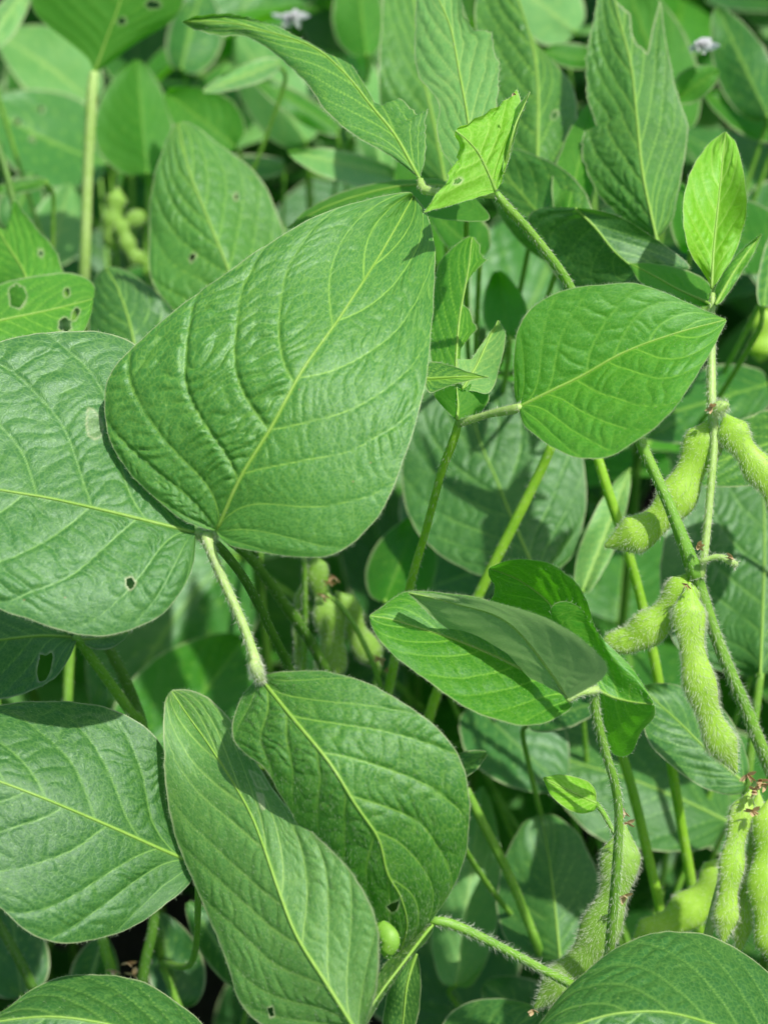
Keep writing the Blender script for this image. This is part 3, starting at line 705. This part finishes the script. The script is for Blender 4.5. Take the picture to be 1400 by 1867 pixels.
leaf(P6, [(842, 712), (868, 668), (888, 625), (909, 582)], [(838, 680), (835, 656), (860, 655), (874, 635), (893, 603)], [(862, 712), (893, 714), (914, 660), (922, 612)], (502, 512, 3, -6), 'pale', res=2.8, smooth=(False, True),
     edgehair=150, seed=63, wave=1.5, crinkle=.2, label='pale rounded lobe of an eaten leaf')
leaf(P6, [(832, 768), (835, 740), (832, 704)], [(806, 740), (790, 716), (812, 702)], [(868, 757), (893, 728), (884, 708), (862, 696), (848, 712)], (495, 500, 10, 8), 'back', res=2.8, under=True, edgehair=120, seed=64, wave=1.5, crinkle=.2)
leaf(P6, [(770, 690), (830, 688), (893, 688)], [(778, 662), (800, 660), (826, 668), (860, 680)], [(782, 716), (800, 712), (830, 700), (862, 692)], (490, 480, 10, -6), 'mature', res=2.8, edgehair=120, seed=65, wave=1.5, crinkle=.2)

# ================================================================== folded cluster, lower right of centre
P7 = Plant('soybean plant with a folded cluster of leaves on a thin hairy curved stalk', (1105, 1800, 560))
leaf(P7, [(1042, 1272), (985, 1240), (905, 1198), (825, 1165), (725, 1132), (672, 1122)],
     [(1060, 1235), (1000, 1160), (900, 1100), (820, 1082), (742, 1078), (700, 1102)],
     [(1038, 1294), (1000, 1316), (950, 1323), (900, 1310), (850, 1290), (790, 1250), (740, 1212), (702, 1178), (680, 1145)],
     (462, 458, 6, -22), 'fresh', res=2.6, nv=6, crinkle=.35, pillow=.45, edgehair=400, surfhair=1800, seed=71, hairlen=.6, label='lower leaf of the folded cluster, tip pointing left')
leaf(P7, [(1035, 1275), (1007, 1229), (954, 1160), (900, 1122), (820, 1098), (742, 1080)],
     [(1070, 1256), (1097, 1238), (1102, 1212), (1060, 1166), (1000, 1130), (925, 1103), (830, 1086)],
     [(1010, 1258), (960, 1232), (900, 1202), (840, 1166), (790, 1126), (760, 1098)],
     (447, 452, -26, 12), 'grey', res=2.6, nv=6, crinkle=.25, pillow=.35, under=True, edgehair=450, surfhair=1200, seed=72, label='folded leaf showing its dull grey green underside')
leaf(P7, [(1087, 1250), (1060, 1180), (1010, 1110), (950, 1060), (890, 1035)],
     [(1095, 1190), (1080, 1130), (1062, 1078), (1030, 1043), (985, 1022), (930, 1021)],
     [(1030, 1230), (960, 1160), (890, 1100), (902, 1082), (900, 1066), (893, 1056)], (476, 492, -12, 8), 'fresh', res=2.8, nv=6, crinkle=.35, edgehair=300, surfhair=600, seed=73, smooth=(True, False),
     label='rear leaf of the cluster with a bite at its tip')
leaf(P7, [(1085, 1254), (1115, 1270), (1155, 1280), (1193, 1284)],
     [(1068, 1205), (1030, 1160), (1006, 1130), (1005, 1104), (1030, 1095), (1058, 1108), (1076, 1132), (1102, 1168), (1145, 1210), (1172, 1248)],
     [(1082, 1300), (1096, 1345), (1122, 1378), (1150, 1372), (1170, 1332), (1192, 1306)], (458, 452, 14, 20), 'fresh', res=2.6, nv=5, crinkle=.3, edgehair=300, surfhair=500, seed=74, wave=8,
     label='twisted leaf of the cluster with a curled upper lobe')
tube(P7, 'petiole', [(1034, 1276, 450), (1055, 1264, 452), (1088, 1258, 456)], [1.0, 1.0, 1.3], 'palestem', hair=300)
tube(P7, 'petiole', [(1082, 1256, 457), (1086, 1300, 460), (1103, 1370, 466), (1122, 1435, 472), (1128, 1500, 478), (1122, 1610, 488), (1110, 1745, 505), (1105, 1830, 540)], [1.5, 1.35, 1.3, 1.3, 1.35, 1.5, 1.6, 1.8], 'stem', hair=2600, hl=1.5)
pod(P7, [(1138, 1500, 520), (1128, 1580, 518), (1108, 1660, 518), (1060, 1750, 520), (975, 1838, 524)], 31, 3, mat='shadepod', hair=3600, hl=2.2, label='large shaded pod with a fringe of pale hairs')
for k, (x, y) in enumerate([(1143, 1500), (1136, 1478), (1138, 1632), (970, 1840)]): tuft(P7, x, y, 505, .004, 5, seed=80 + k)
leaf(P7, [(1088, 1466), (1042, 1445), (988, 1417)], [(1083, 1437), (1060, 1421), (1020, 1412)], [(1079, 1480), (1040, 1479), (1005, 1450)], (492, 488, 6, -8), 'young', res=2.6, edgehair=80, seed=75, crinkle=.3, cfreq=3.5,
     label='tiny bright young leaf')
tube(P7, 'petiole', [(1086, 1465, 492), (1098, 1480, 490), (1112, 1505, 486), (1126, 1530, 484)], [.9, .8, .7, .7], 'stem', hair=400)

# ================================================================== plants behind
P8 = Plant('soybean plant at top left with a bright backlit leaf on a tall pale upright stalk', (150, 560, 780))
leaf(P8, [(172, 134), (195, 70), (220, 0), (240, -90)], [(158, 105), (120, 72), (80, 40), (58, 5), (62, -50)], [(205, 112), (260, 72), (312, 40), (334, 0), (320, -60)],
     (750, 740, 14, -10), 'back', res=4, under=True, seed=81, holes=[blob(222, 38, 8, 7, 0, 1), blob(280, 8, 14, 8, .2, 2)], crinkle=.35, midrib=True)
tube(P8, 'petiole', [(172, 132, 750), (168, 180, 750), (161, 320, 755), (155, 500, 765), (150, 600, 790)], [2.1, 2.6, 2.5, 2.6, 2.8], 'palestem', hair=600)
auto(P8, (268, 318), (250, 105), 90, 55, (840, 880, 10, 6), 'back', under=True, res=5)
auto(P8, (432, 268), (300, 165), 52, 62, (800, 830, 0, -10), 'back', under=True, res=5)
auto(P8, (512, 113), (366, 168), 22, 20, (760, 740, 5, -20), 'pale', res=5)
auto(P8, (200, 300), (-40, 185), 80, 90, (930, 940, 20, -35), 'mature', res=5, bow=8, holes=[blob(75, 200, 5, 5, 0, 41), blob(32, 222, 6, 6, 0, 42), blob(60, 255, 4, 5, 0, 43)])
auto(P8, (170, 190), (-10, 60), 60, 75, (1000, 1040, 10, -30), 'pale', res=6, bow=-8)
auto(P8, (60, 230), (30, 90), 40, 45, (1080, 1100, 10, -5), 'mature', res=6)
auto(P8, (330, 300), (420, 110), 50, 60, (960, 1000, 12, -10), 'mature', res=6)
auto(P8, (90, 480), (130, 330), 50, 55, (840, 870, 10, -5), 'pale', res=6)
auto(P8, (20, 420), (60, 310), 40, 45, (880, 900, 10, -5), 'mature', res=6)
auto(P8, (-30, 90), (62, -40), 25, 30, (800, 840, 6, 0), 'pale', res=6)
auto(P8, (330, 130), (370, -30), 40, 60, (930, 980, 6, 0), 'mature', res=6)
tube(P8, 'petiole', [(225, 310, 860), (215, 350, 858), (207, 395, 856)], [1.5, 1.6, 1.6], 'palestem', hair=100)
pod(P8, [(218, 345, 850), (210, 380, 850), (204, 420, 852), (208, 460, 855)], 16, 3, mat='shadepod', hair=500, label='pale blurred pod hanging straight')
pod(P8, [(215, 395, 846), (228, 430, 846), (243, 462, 847), (268, 482, 848)], 13, 3, mat='shadepod', hair=400, label='bright blurred pod curving right')
pod(P8, [(262, 385, 850), (250, 398, 850), (230, 408, 850)], 14, 1, mat='shadepod', hair=300)
tube(P8, 'petiole', [(272, 310, 855), (270, 400, 858), (266, 500, 862)], [1.6, 1.6, 1.7], 'stem', hair=100)

P9 = Plant('soybean plant at the left edge with a bright leaf full of pale rimmed holes', (-60, 760, 720))
leaf(P9, [(-80, 600), (0, 585), (90, 565), (172, 545)], [(-50, 535), (-10, 520), (40, 508), (110, 498), (148, 502), (172, 520)], [(-50, 650), (20, 655), (100, 645), (145, 615), (166, 575)],
     (560, 575, 26, -14), 'fresh', res=3, under=False, seed=91, crinkle=.3, edgehair=150,
     holes=[blob(33, 540, 16, 21, .1, 5), blob(122, 533, 5, 9, .1, 6), blob(138, 572, 6, 14, .4, 7), blob(119, 592, 11, 14, 0, 8)], label='bright leaf with four pale rimmed holes', petiole=True)
leaf(P9, [(60, 560), (46, 500), (20, 455), (-15, 400)], [(20, 560), (-20, 500), (-40, 440)], [(122, 520), (115, 490), (95, 448), (60, 405), (28, 362), (22, 372), (32, 405), (14, 424), (4, 418)], (600, 650, 6, 12), 'fresh', res=3.2, smooth=(True, False),
     seed=92, edgehair=150, crinkle=.3, holes=[blob(75, 461, 4, 7, 0, 9)], label='leaf with notched tip and one small hole', petiole=True)
tube(P9, 'petiole', [(-12, 240, 700), (5, 290, 700), (20, 345, 700), (32, 400, 702), (60, 560, 720)], [1.5, 1.6, 1.6, 1.6, 2], 'darkstem', hair=200)
auto(P9, (90, 330), (-30, 350), 14, 12, (740, 730, 4, -4), 'back', res=6)

P10 = Plant('soybean plant behind the largest leaf with a broad grey green blurred leaf', (440, 760, 700))
leaf(P10, [(470, 640), (420, 500), (380, 400), (345, 310), (325, 222)], [(380, 620), (285, 530), (272, 440), (276, 350), (290, 290), (306, 245)], [(540, 600), (535, 500), (510, 400), (470, 320), (400, 262), (350, 225)],
     (640, 690, 8, 16), 'mature', res=3.4, g=.45, nv=7, crinkle=.9, seed=101, bend=-4, holes=[blob(352, 470, 5, 8, .5, 31), blob(430, 360, 4, 6, .2, 32)], label='broad wrinkled leaf with its top in shadow', petiole=True)
leaf(P10, [(255, 690), (240, 600), (215, 525), (192, 486)], [(175, 650), (162, 570), (172, 512)], [(335, 650), (325, 580), (275, 525), (225, 492)], (615, 650, 6, 8), 'blue', res=3.6, seed=102, crinkle=.4, petiole=True)
auto(P10, (520, 300), (290, 300), 30, 20, (880, 900, 6, -6), 'mature', res=6)

P11 = Plant('soybean plant at the top behind the chewed leaves, with tall blurred ribbed leaves', (880, 600, 720))
leaf(P11, [(978, 350), (980, 250), (980, 150), (965, 60), (925, -50)], [(900, 330), (868, 220), (872, 100), (868, 0)], [(1035, 320), (1052, 220), (1042, 155), (998, 102), (966, 62), (948, 0)], (620, 690, 8, 10), 'mature', res=3.4, seed=111, holes=[blob(1010, 210, 5, 8, .4, 33)], crinkle=.7, g=.42, petiole=True,
     label='tall ribbed leaf to the right of the light chewed leaf')
leaf(P11, [(815, 350), (790, 220), (765, 100), (750, -60)], [(745, 300), (700, 220), (690, 140), (694, 60), (706, -40)], [(870, 320), (870, 200), (860, 80), (820, -40)], (650, 710, 8, 10), 'mature', res=3.6, seed=112, crinkle=.6, petiole=True,
     label='tall leaf to the left behind the light chewed leaf')
leaf(P11, [(858, 350), (780, 338), (700, 346), (600, 376), (520, 418)], [(800, 328), (740, 328), (650, 340), (575, 372)], [(890, 400), (800, 398), (740, 380), (650, 372), (570, 408)], (560, 585, 20, -25), 'back', res=3.4, under=True, seed=113, crinkle=.2,
     label='narrow dark green leaf lying level behind the largest leaf', petiole=True)
auto(P11, (1030, 400), (1082, 180), 40, 40, (590, 640, 4, 10), 'back', under=True, res=4)
auto(P11, (1050, 470), (880, 270), 60, 90, (585, 640, 10, -6), 'mature', res=3.6, g=.4, crinkle=.4)
auto(P11, (880, 470), (780, 380), 30, 50, (610, 640, 4, -6), 'back', res=5)
auto(P11, (930, 620), (905, 490), 40, 40, (640, 670, 4, -6), 'back', res=5)
auto(P11, (720, 320), (520, 275), 34, 24, (760, 730, 10, -16), 'pale', res=5)

P12 = Plant('soybean plant at upper right with a tall pointed leaf bitten into a notch', (1180, 640, 720))
leaf(P12, [(1197, 437), (1172, 320), (1160, 210), (1150, 120), (1125, 20), (1110, -70)],
     [(1150, 418), (1095, 362), (1062, 295), (1064, 240), (1088, 230), (1080, 205), (1070, 180), (1068, 110), (1078, 50), (1092, -10)],
     [(1222, 405), (1232, 370), (1253, 250), (1250, 215), (1232, 160), (1216, 90), (1203, 10), (1185, -30), (1140, -60)],
     (575, 650, 10, 8), 'mature', res=2.8, g=.45, nv=7, crinkle=.6, seed=121, holes=[[(1128, -90), (1118, -5), (1130, 10), (1148, 24), (1151, 62), (1160, 84), (1172, 88), (1180, 98), (1188, 55), (1200, 8), (1230, -90)]], smooth=(False, True), edgehair=300, surfhair=500, label='tall pointed leaf with a deep notch bitten out of its top', petiole=True)
leaf(P12, [(1048, 378), (1085, 415), (1122, 460), (1167, 498)], [(1080, 382), (1130, 396), (1200, 440), (1257, 487), (1210, 495)], [(985, 380), (963, 402), (982, 450), (1030, 515), (1110, 525)],
     (560, 550, -2, 26), 'blue', res=2.8, g=.3, nv=5, crinkle=.3, seed=122, edgehair=200, label='leaf folded along its midrib, one half dark and one light', petiole=False)
auto(P12, (1232, 180), (1312, 125), 36, 26, (700, 690, 8, -6), 'back', under=True, res=5)
auto(P12, (1400, 215), (1305, 10), 55, 50, (760, 820, 10, 4), 'mature', res=5)
auto(P12, (1415, 250), (1280, 165), 30, 34, (780, 800, 10, -10), 'back', res=5)
auto(P12, (1090, 110), (985, 95), 22, 26, (800, 780, 5, -5), 'back', res=5)
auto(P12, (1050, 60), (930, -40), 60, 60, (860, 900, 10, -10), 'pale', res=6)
auto(P12, (1240, 240), (1130, -60), 80, 70, (760, 840, 10, 5), 'back', under=True, res=6)
auto(P12, (1420, 470), (1260, 390), 60, 70, (640, 700, 20, -20), 'back', res=5)
auto(P12, (1390, 560), (1420, 400), 20, 20, (590, 620, 2, 2), 'mature', res=5)
auto(P12, (1260, 460), (1240, 330), 30, 30, (640, 670, 2, 2), 'back', res=5)
tube(P12, 'petiole', [(1078, 345, 640), (1072, 400, 645), (1075, 520, 660)], [1.5, 1.6, 1.7], 'palestem', hair=150)

P13 = Plant('soybean plant behind the oval leaf with broad shaded leaves and bright slanting stalks', (1180, 1760, 680))
leaf(P13, [(985, 1065), (932, 943), (907, 879), (871, 793), (850, 690)], [(860, 1045), (760, 970), (732, 870), (745, 770), (790, 700)], [(1045, 1010), (1067, 920), (1055, 810), (990, 730), (915, 690)],
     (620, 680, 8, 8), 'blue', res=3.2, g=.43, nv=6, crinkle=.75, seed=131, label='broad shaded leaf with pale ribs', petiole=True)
tube(P13, 'petiole', [(1008, 808, 570), (985, 860, 575), (940, 950, 582), (880, 1070, 592), (830, 1180, 604), (785, 1300, 620), (760, 1420, 660)], [1.7, 1.8, 1.9, 1.9, 2, 2, 2.2], 'limestem', hair=900)
tube(P13, 'petiole', [(1088, 828, 560), (1105, 885, 562), (1138, 985, 568), (1165, 1080, 575), (1190, 1190, 583), (1205, 1270, 590), (1228, 1420, 602), (1262, 1620, 620), (1290, 1780, 640)], [1.7, 1.8, 1.8, 1.8, 1.9, 1.9, 1.9, 2, 2.2], 'limestem', hair=900, label='long bright stalk slanting down behind the pods')
tube(P13, 'petiole', [(1085, 1250, 590), (1120, 1335, 592), (1150, 1430, 595), (1178, 1545, 600), (1210, 1690, 606), (1225, 1800, 640)], [1.8, 1.8, 1.9, 1.9, 2, 2.2], 'limestem', hair=600)
tube(P13, 'petiole', [(850, 1440, 600), (885, 1510, 605), (930, 1600, 612), (985, 1740, 620), (1010, 1840, 640)], [1.7, 1.8, 1.8, 1.9, 2], 'stem', hair=300)
leaf(P13, [(1385, 1235), (1390, 1110), (1393, 980), (1388, 860), (1370, 750)], [(1300, 1220), (1228, 1170), (1204, 1080), (1212, 970), (1255, 870), (1310, 790)], [(1460, 1200), (1520, 1060), (1490, 900), (1430, 790)],
     (600, 665, 8, 4), 'blue', res=3.2, g=.42, nv=7, crinkle=.75, seed=132, label='large dark leaf with ribs behind the hanging pods')
tube(P13, 'petiole', [(1386, 1228, 600), (1378, 1290, 602), (1366, 1390, 606), (1355, 1500, 620)], [1.5, 1.6, 1.7, 1.9], 'stem', hair=300)
leaf(P13, [(1362, 1432), (1300, 1378), (1232, 1312), (1165, 1252)], [(1362, 1380), (1322, 1300), (1250, 1255), (1200, 1245)], [(1342, 1449), (1282, 1437), (1222, 1396), (1178, 1345)], (555, 570, 16, -12), 'blue', res=3, seed=133, crinkle=.55, edgehair=120)
leaf(P13, [(1022, 1760), (1010, 1640), (998, 1550), (985, 1484)], [(945, 1745), (905, 1665), (918, 1570), (950, 1505)], [(1080, 1715), (1098, 1630), (1066, 1540), (1020, 1490)], (610, 645, 4, 6), 'blue', res=3.6, seed=134, crinkle=.3, petiole=True,
     label='rounded dark leaf upright low in the shade')
leaf(P13, [(1330, 1500), (1200, 1440), (1080, 1400), (960, 1370)], [(1320, 1420), (1220, 1330), (1080, 1300), (990, 1320)], [(1290, 1545), (1200, 1552), (1090, 1530), (1010, 1450)], (660, 670, 30, -20), 'blue', res=4, seed=135, petiole=True)
auto(P13, (1060, 1080), (1150, 850), 34, 26, (610, 650, 0, 10), 'pale', res=4, crinkle=.3)
auto(P13, (1400, 700), (1130, 780), 70, 60, (690, 680, 20, -20), 'mature', res=5)
auto(P13, (1540, 760), (1228, 870), 70, 60, (570, 566, 24, -16), 'mature', res=4)
auto(P13, (860, 1280), (1030, 1440), 100, 80, (680, 650, 12, -10), 'blue', res=5)
auto(P13, (830, 1800), (880, 1430), 60, 60, (660, 690, 5, 5), 'pale', res=5)
auto(P13, (820, 1960), (985, 1840), 90, 60, (560, 560, 20, -10), 'blue', res=4)
auto(P13, (760, 1080), (930, 1020), 70, 60, (700, 690, 20, -20), 'mature', res=5)
auto(P13, (960, 1320), (1120, 1270), 30, 30, (600, 590, 10, -10), 'blue', res=5)
auto(P13, (800, 1420), (890, 1372), 26, 22, (540, 530, 8, -8), 'blue', res=4)
auto(P13, (1000, 1880), (880, 1790), 60, 60, (640, 650, 8, -8), 'blue', res=5)
pod(P13, [(1385, 560, 760), (1392, 600, 760), (1384, 660, 762)], 22, 2, hair=300)
pod(P13, [(1345, 1090, 0.1), (1346, 1091, 0.1)], 1, 1, hair=1) if False else None

P14 = Plant('soybean plant at the top centre with small white flowers among blurred leaves', (560, 260, 1000))
auto(P14, (668, 102), (650, -70), 55, 40, (860, 920, 8, 6), 'back', under=True, res=5)
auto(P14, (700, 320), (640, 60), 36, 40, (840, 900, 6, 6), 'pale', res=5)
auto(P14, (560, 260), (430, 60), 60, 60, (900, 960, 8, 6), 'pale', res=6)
auto(P14, (640, 250), (520, 100), 60, 60, (920, 960, 8, 6), 'mature', res=6)
auto(P14, (620, 240), (450, 130), 26, 22, (850, 850, 8, -6), 'back', res=6)
for k, (x, y) in enumerate([(515, 30), (530, 34), (540, 26)]): tuft(P14, x, y, 800, .006, 6, 'flower', seed=100 + k)
for k, (x, y) in enumerate([(1272, 78), (1280, 84)]): tuft(P12, x, y, 690, .006, 6, 'flower', seed=110 + k)
#FILLER

# ================================================================== rows of soybean plants around and behind (templates, then individual copies)
def local_leaf(seed, Lm=.095, W=.031):
    """a leaf in its own space: base at the origin, running along +x, curving down"""
    r = random.Random(seed)
    us = np.array([.03, .1, .2, .32, .46, .6, .74, .86, .94]); w = us ** .55 * (1 - us) ** .8; w /= w.max()
    Wl = W * r.uniform(.9, 1.1); Wr = W * r.uniform(.9, 1.1); bow = r.uniform(-.05, .05) * Lm
    M = [(Lm * u, bow * 4 * u * (1 - u)) for u in (0, .25, .5, .75, 1)]
    L = [(Lm * (u - .03 * (1 - u)), bow * 4 * u * (1 - u) + Wl * k) for u, k in zip(us, w)]
    R = [(Lm * (u - .03 * (1 - u)), bow * 4 * u * (1 - u) - Wr * k) for u, k in zip(us, w)]
    dr = r.uniform(.15, .5); fold = r.uniform(.05, .35)
    def pos(x, y, T, V, wn):
        z = -dr * Lm * T ** 2 + fold * np.abs(y) + .004 * np.abs(V) ** 2 * vnoise(T * 3.3, np.sign(V) * 2, seed)
        return np.stack([x, y, z], -1)
    s = 1000.0
    B = blade([(a * s, b * s) for a, b in M], [(a * s, b * s) for a, b in L], [(a * s, b * s) for a, b in R],
              lambda x, y, T, V, wn: pos(x / s, y / s, T, V, wn), 1.0, 1.6, .42, 7, .8, .5, seed + 200, (), (True, True), None, False, .3, 6.0)
    buf = Buf(); buf.add(B['P'].reshape(-1, 3), B['F'])
    return buf, B

TL = []
for k in range(6):
    for mk in ('mature', 'blue', 'pale'):
        buf, B = local_leaf(300 + k, .10, .034)
        o = buf.build('leaf', [MAT[['mature', 'blue', 'mature', 'fresh', 'pale', 'blue'][k] + '_far']], None, (0, 0, 0), {'vein': B['vein'], 'rim': B['rim']}, B['uv'])
        TL.append(o.data); bpy.data.objects.remove(o)
        break
def local_tube(pts, radii, mat, name, **kw):
    o = tube3(None, name, pts, radii, mat, ref=(0.1, .2, 1.0) if kw.pop('flatref', 0) else (.3, 1, .05), **kw); m = o.data; bpy.data.objects.remove(o); return m
TP = [local_tube([(0, 0, 0), (.3, 0, .12), (.7, 0, .25 + .1 * k), (1, 0, .3 + .15 * k)], [2.4, 1.9, 1.8, 1.7], 'stem', 'petiole', hair=0, sides=7, nseg=12) for k in range(2)]
TS = local_tube([(0, 0, -.02), (.01, .006, .25), (-.008, 0, .5), (0, 0, .72)], [4, 3.6, 3, 1.8], 'darkstem', 'stem', hair=0, sides=8, nseg=24)
def pprof(u):
    return 4.6 * np.maximum(np.clip(u / .13, 0, 1) ** .8 * np.clip((1 - u) / .1, 0, 1) ** .55 * (1 + .13 * np.cos((u * 3 - .5) * 2 * math.pi)) * .93, .1)
TQ = local_tube([(0, 0, 0), (.014, 0, -.012), (.022, 0, -.030), (.02, 0, -.05)], [1, 1], 'pod', 'pod', hair=250, sides=10, nseg=30, ridge=0, flat=.6, profile=pprof)

def clear(pts):
    """keeps the copies behind what stands in front of them in the photograph"""
    for p in pts:
        x, y, d = project(p)
        if d < 60: return False if np.linalg.norm(np.array(p) - CAM) < .35 else True
        i = int((x - OX) / CELL); j = int((y - OY) / CELL)
        if 0 <= i < NXC and 0 <= j < NYC:
            if d < ZLIM[j, i]: return False
    return True

def copy_part(mesh, name, parent, M):
    o = bpy.data.objects.new(name, mesh); COL.objects.link(o); o.parent = parent; o.matrix_basis = M; return o

def filler_plant(x, y, h, rz, label, group, rr):
    root = bpy.data.objects.new('soybean_plant', None); COL.objects.link(root); root.empty_display_size = .05
    root.location = (x, y, 0); root.rotation_euler = (0, 0, rz)
    root['label'] = label; root['category'] = 'soybean plant'; root['group'] = group
    W = Matrix.Translation((x, y, 0)) @ Matrix.Rotation(rz, 4, 'Z')
    n = 0
    sc = h / .72
    sp = [W @ Vector((0, 0, z * h)) for z in (.3, .6, .9)]
    if clear(sp): copy_part(TS, 'stem', root, Matrix.Diagonal((1, 1, sc, 1))); n += 1
    nodes = 12
    for k in range(nodes):
        z = h * (.16 + .82 * k / (nodes - 1)); az = k * 2.5 + rr.uniform(-.5, .5)
        Lp = rr.uniform(.12, .21) * (1 - .35 * (k / nodes)) + .02
        el = rr.uniform(.1, .5) + .25 * k / nodes
        A = Matrix.Translation((0, 0, z)) @ Matrix.Rotation(az, 4, 'Z') @ Matrix.Rotation(-el, 4, 'Y')
        pi = rr.randint(0, 1); tipz = .3 + .15 * pi
        tip = A @ Vector((Lp, 0, tipz * Lp))
        leaves = []
        for q in (-1, 0, 1):
            s = rr.uniform(.9, 1.35) * (1.08 if q == 0 else .95)
            off = Vector((0, 0, 0)) if q else Vector((math.cos(az), math.sin(az), .1)) * .022
            Rm = Matrix.Translation(tip + off) @ Matrix.Rotation(az + q * rr.uniform(1.1, 1.6), 4, 'Z') @ Matrix.Rotation(rr.uniform(-1.0, .45), 4, 'Y') @ Matrix.Rotation(rr.uniform(-.7, .7), 4, 'X') @ Matrix.Scale(s, 4)
            leaves.append(Rm)
        ok = clear([W @ A @ Vector((Lp * u, 0, tipz * Lp * u)) for u in (.2, .6, 1)])
        if not ok: continue
        lv = []
        for Rm in leaves:
            if clear([W @ Rm @ Vector(p) for p in ((0, 0, 0), (.05, 0, -.005), (.1, 0, -.03), (.045, .034, 0), (.045, -.034, 0), (.08, .02, -.02), (.08, -.02, -.02))]): lv.append(Rm)
        if not lv: continue
        copy_part(TP[pi], 'petiole', root, A @ Matrix.Diagonal((Lp, .9, Lp, 1))); n += 1
        for Rm in lv: copy_part(TL[rr.randint(0, len(TL) - 1)], 'leaf', root, Rm); n += 1
        if k < 6 and rr.random() < .6:
            Q = Matrix.Translation((0, 0, z)) @ Matrix.Rotation(az + 1, 4, 'Z')
            if clear([W @ Q @ Vector((0, 0, 0)), W @ Q @ Vector((.02, 0, -.05))]): copy_part(TQ, 'pod', root, Q); n += 1
    if n < 3:
        for c in list(root.children): bpy.data.objects.remove(c)
        bpy.data.objects.remove(root)
rr = random.Random(5)
cnt = 0
for r_ in range(12):
    yy = -.25 + r_ * .27
    half = .55 + max(0, yy) * .42
    k = int(half * 2 / .20)
    for i in range(k):
        x = -half + (i + .5) * 2 * half / k + rr.uniform(-.06, .06); y = yy + rr.uniform(-.09, .09)
        if y < .35: lab, grp = 'soybean plant below the picture, leafy and mostly out of sight', 'soybean plants beneath the camera'
        elif y < 1.05: lab, grp = 'soybean plant in the shaded undergrowth seen between the near leaves', 'soybean plants in the shaded undergrowth'
        else: lab, grp = 'softly blurred soybean plant in the dense canopy behind', 'soybean plants in the blurred canopy behind'
        filler_plant(x, y, rr.uniform(.60, .70) + (.09 if y > .85 else 0), rr.uniform(0, 6.28), lab, grp, rr); cnt += 1

# ================================================================== light and camera
SUN_EL = math.radians(69); SUN_AZ = math.radians(118)      # azimuth from straight ahead (+y), negative = to the left
sd = Vector((math.sin(SUN_AZ) * math.cos(SUN_EL), math.cos(SUN_AZ) * math.cos(SUN_EL), math.sin(SUN_EL)))
ld = bpy.data.lights.new('sun', 'SUN'); ld.energy = 5.0; ld.angle = math.radians(.9); ld.color = (1, .96, .90)
lo = bpy.data.objects.new('sun', ld); COL.objects.link(lo); lo.rotation_euler = (-sd).to_track_quat('-Z', 'Y').to_euler(); lo.location = (0, 0, 4)
w = bpy.data.worlds.new('World'); S.world = w; w.use_nodes = True
wt = w.node_tree; wt.nodes.clear()
sky = wt.nodes.new('ShaderNodeTexSky'); sky.sky_type = 'NISHITA'; sky.sun_disc = False; sky.sun_elevation = SUN_EL; sky.sun_rotation = SUN_AZ
sky.air_density = 1.0; sky.dust_density = 3.0; sky.ozone_density = 1.0
bg = wt.nodes.new('ShaderNodeBackground'); bg.inputs[1].default_value = .14
wo = wt.nodes.new('ShaderNodeOutputWorld'); wt.links.new(sky.outputs[0], bg.inputs[0]); wt.links.new(bg.outputs[0], wo.inputs[0])

cd = bpy.data.cameras.new('camera'); co = bpy.data.objects.new('camera', cd); COL.objects.link(co)
co.location = CAM; co.rotation_euler = (math.pi / 2 - PITCH, 0, 0)
cd.sensor_fit = 'VERTICAL'; cd.sensor_height = 24; cd.lens = 12 / math.tan(VF / 2)
cd.clip_start = .02; cd.clip_end = 500
cd.dof.use_dof = True; cd.dof.focus_distance = .485; cd.dof.aperture_fstop = 6.8
S.camera = co
S.view_settings.view_transform = 'Standard'; S.view_settings.look = 'None'; S.view_settings.exposure = 0; S.view_settings.gamma = 1
S.render.engine = 'CYCLES'
S.cycles.max_bounces = 5; S.cycles.transmission_bounces = 3; S.cycles.diffuse_bounces = 3
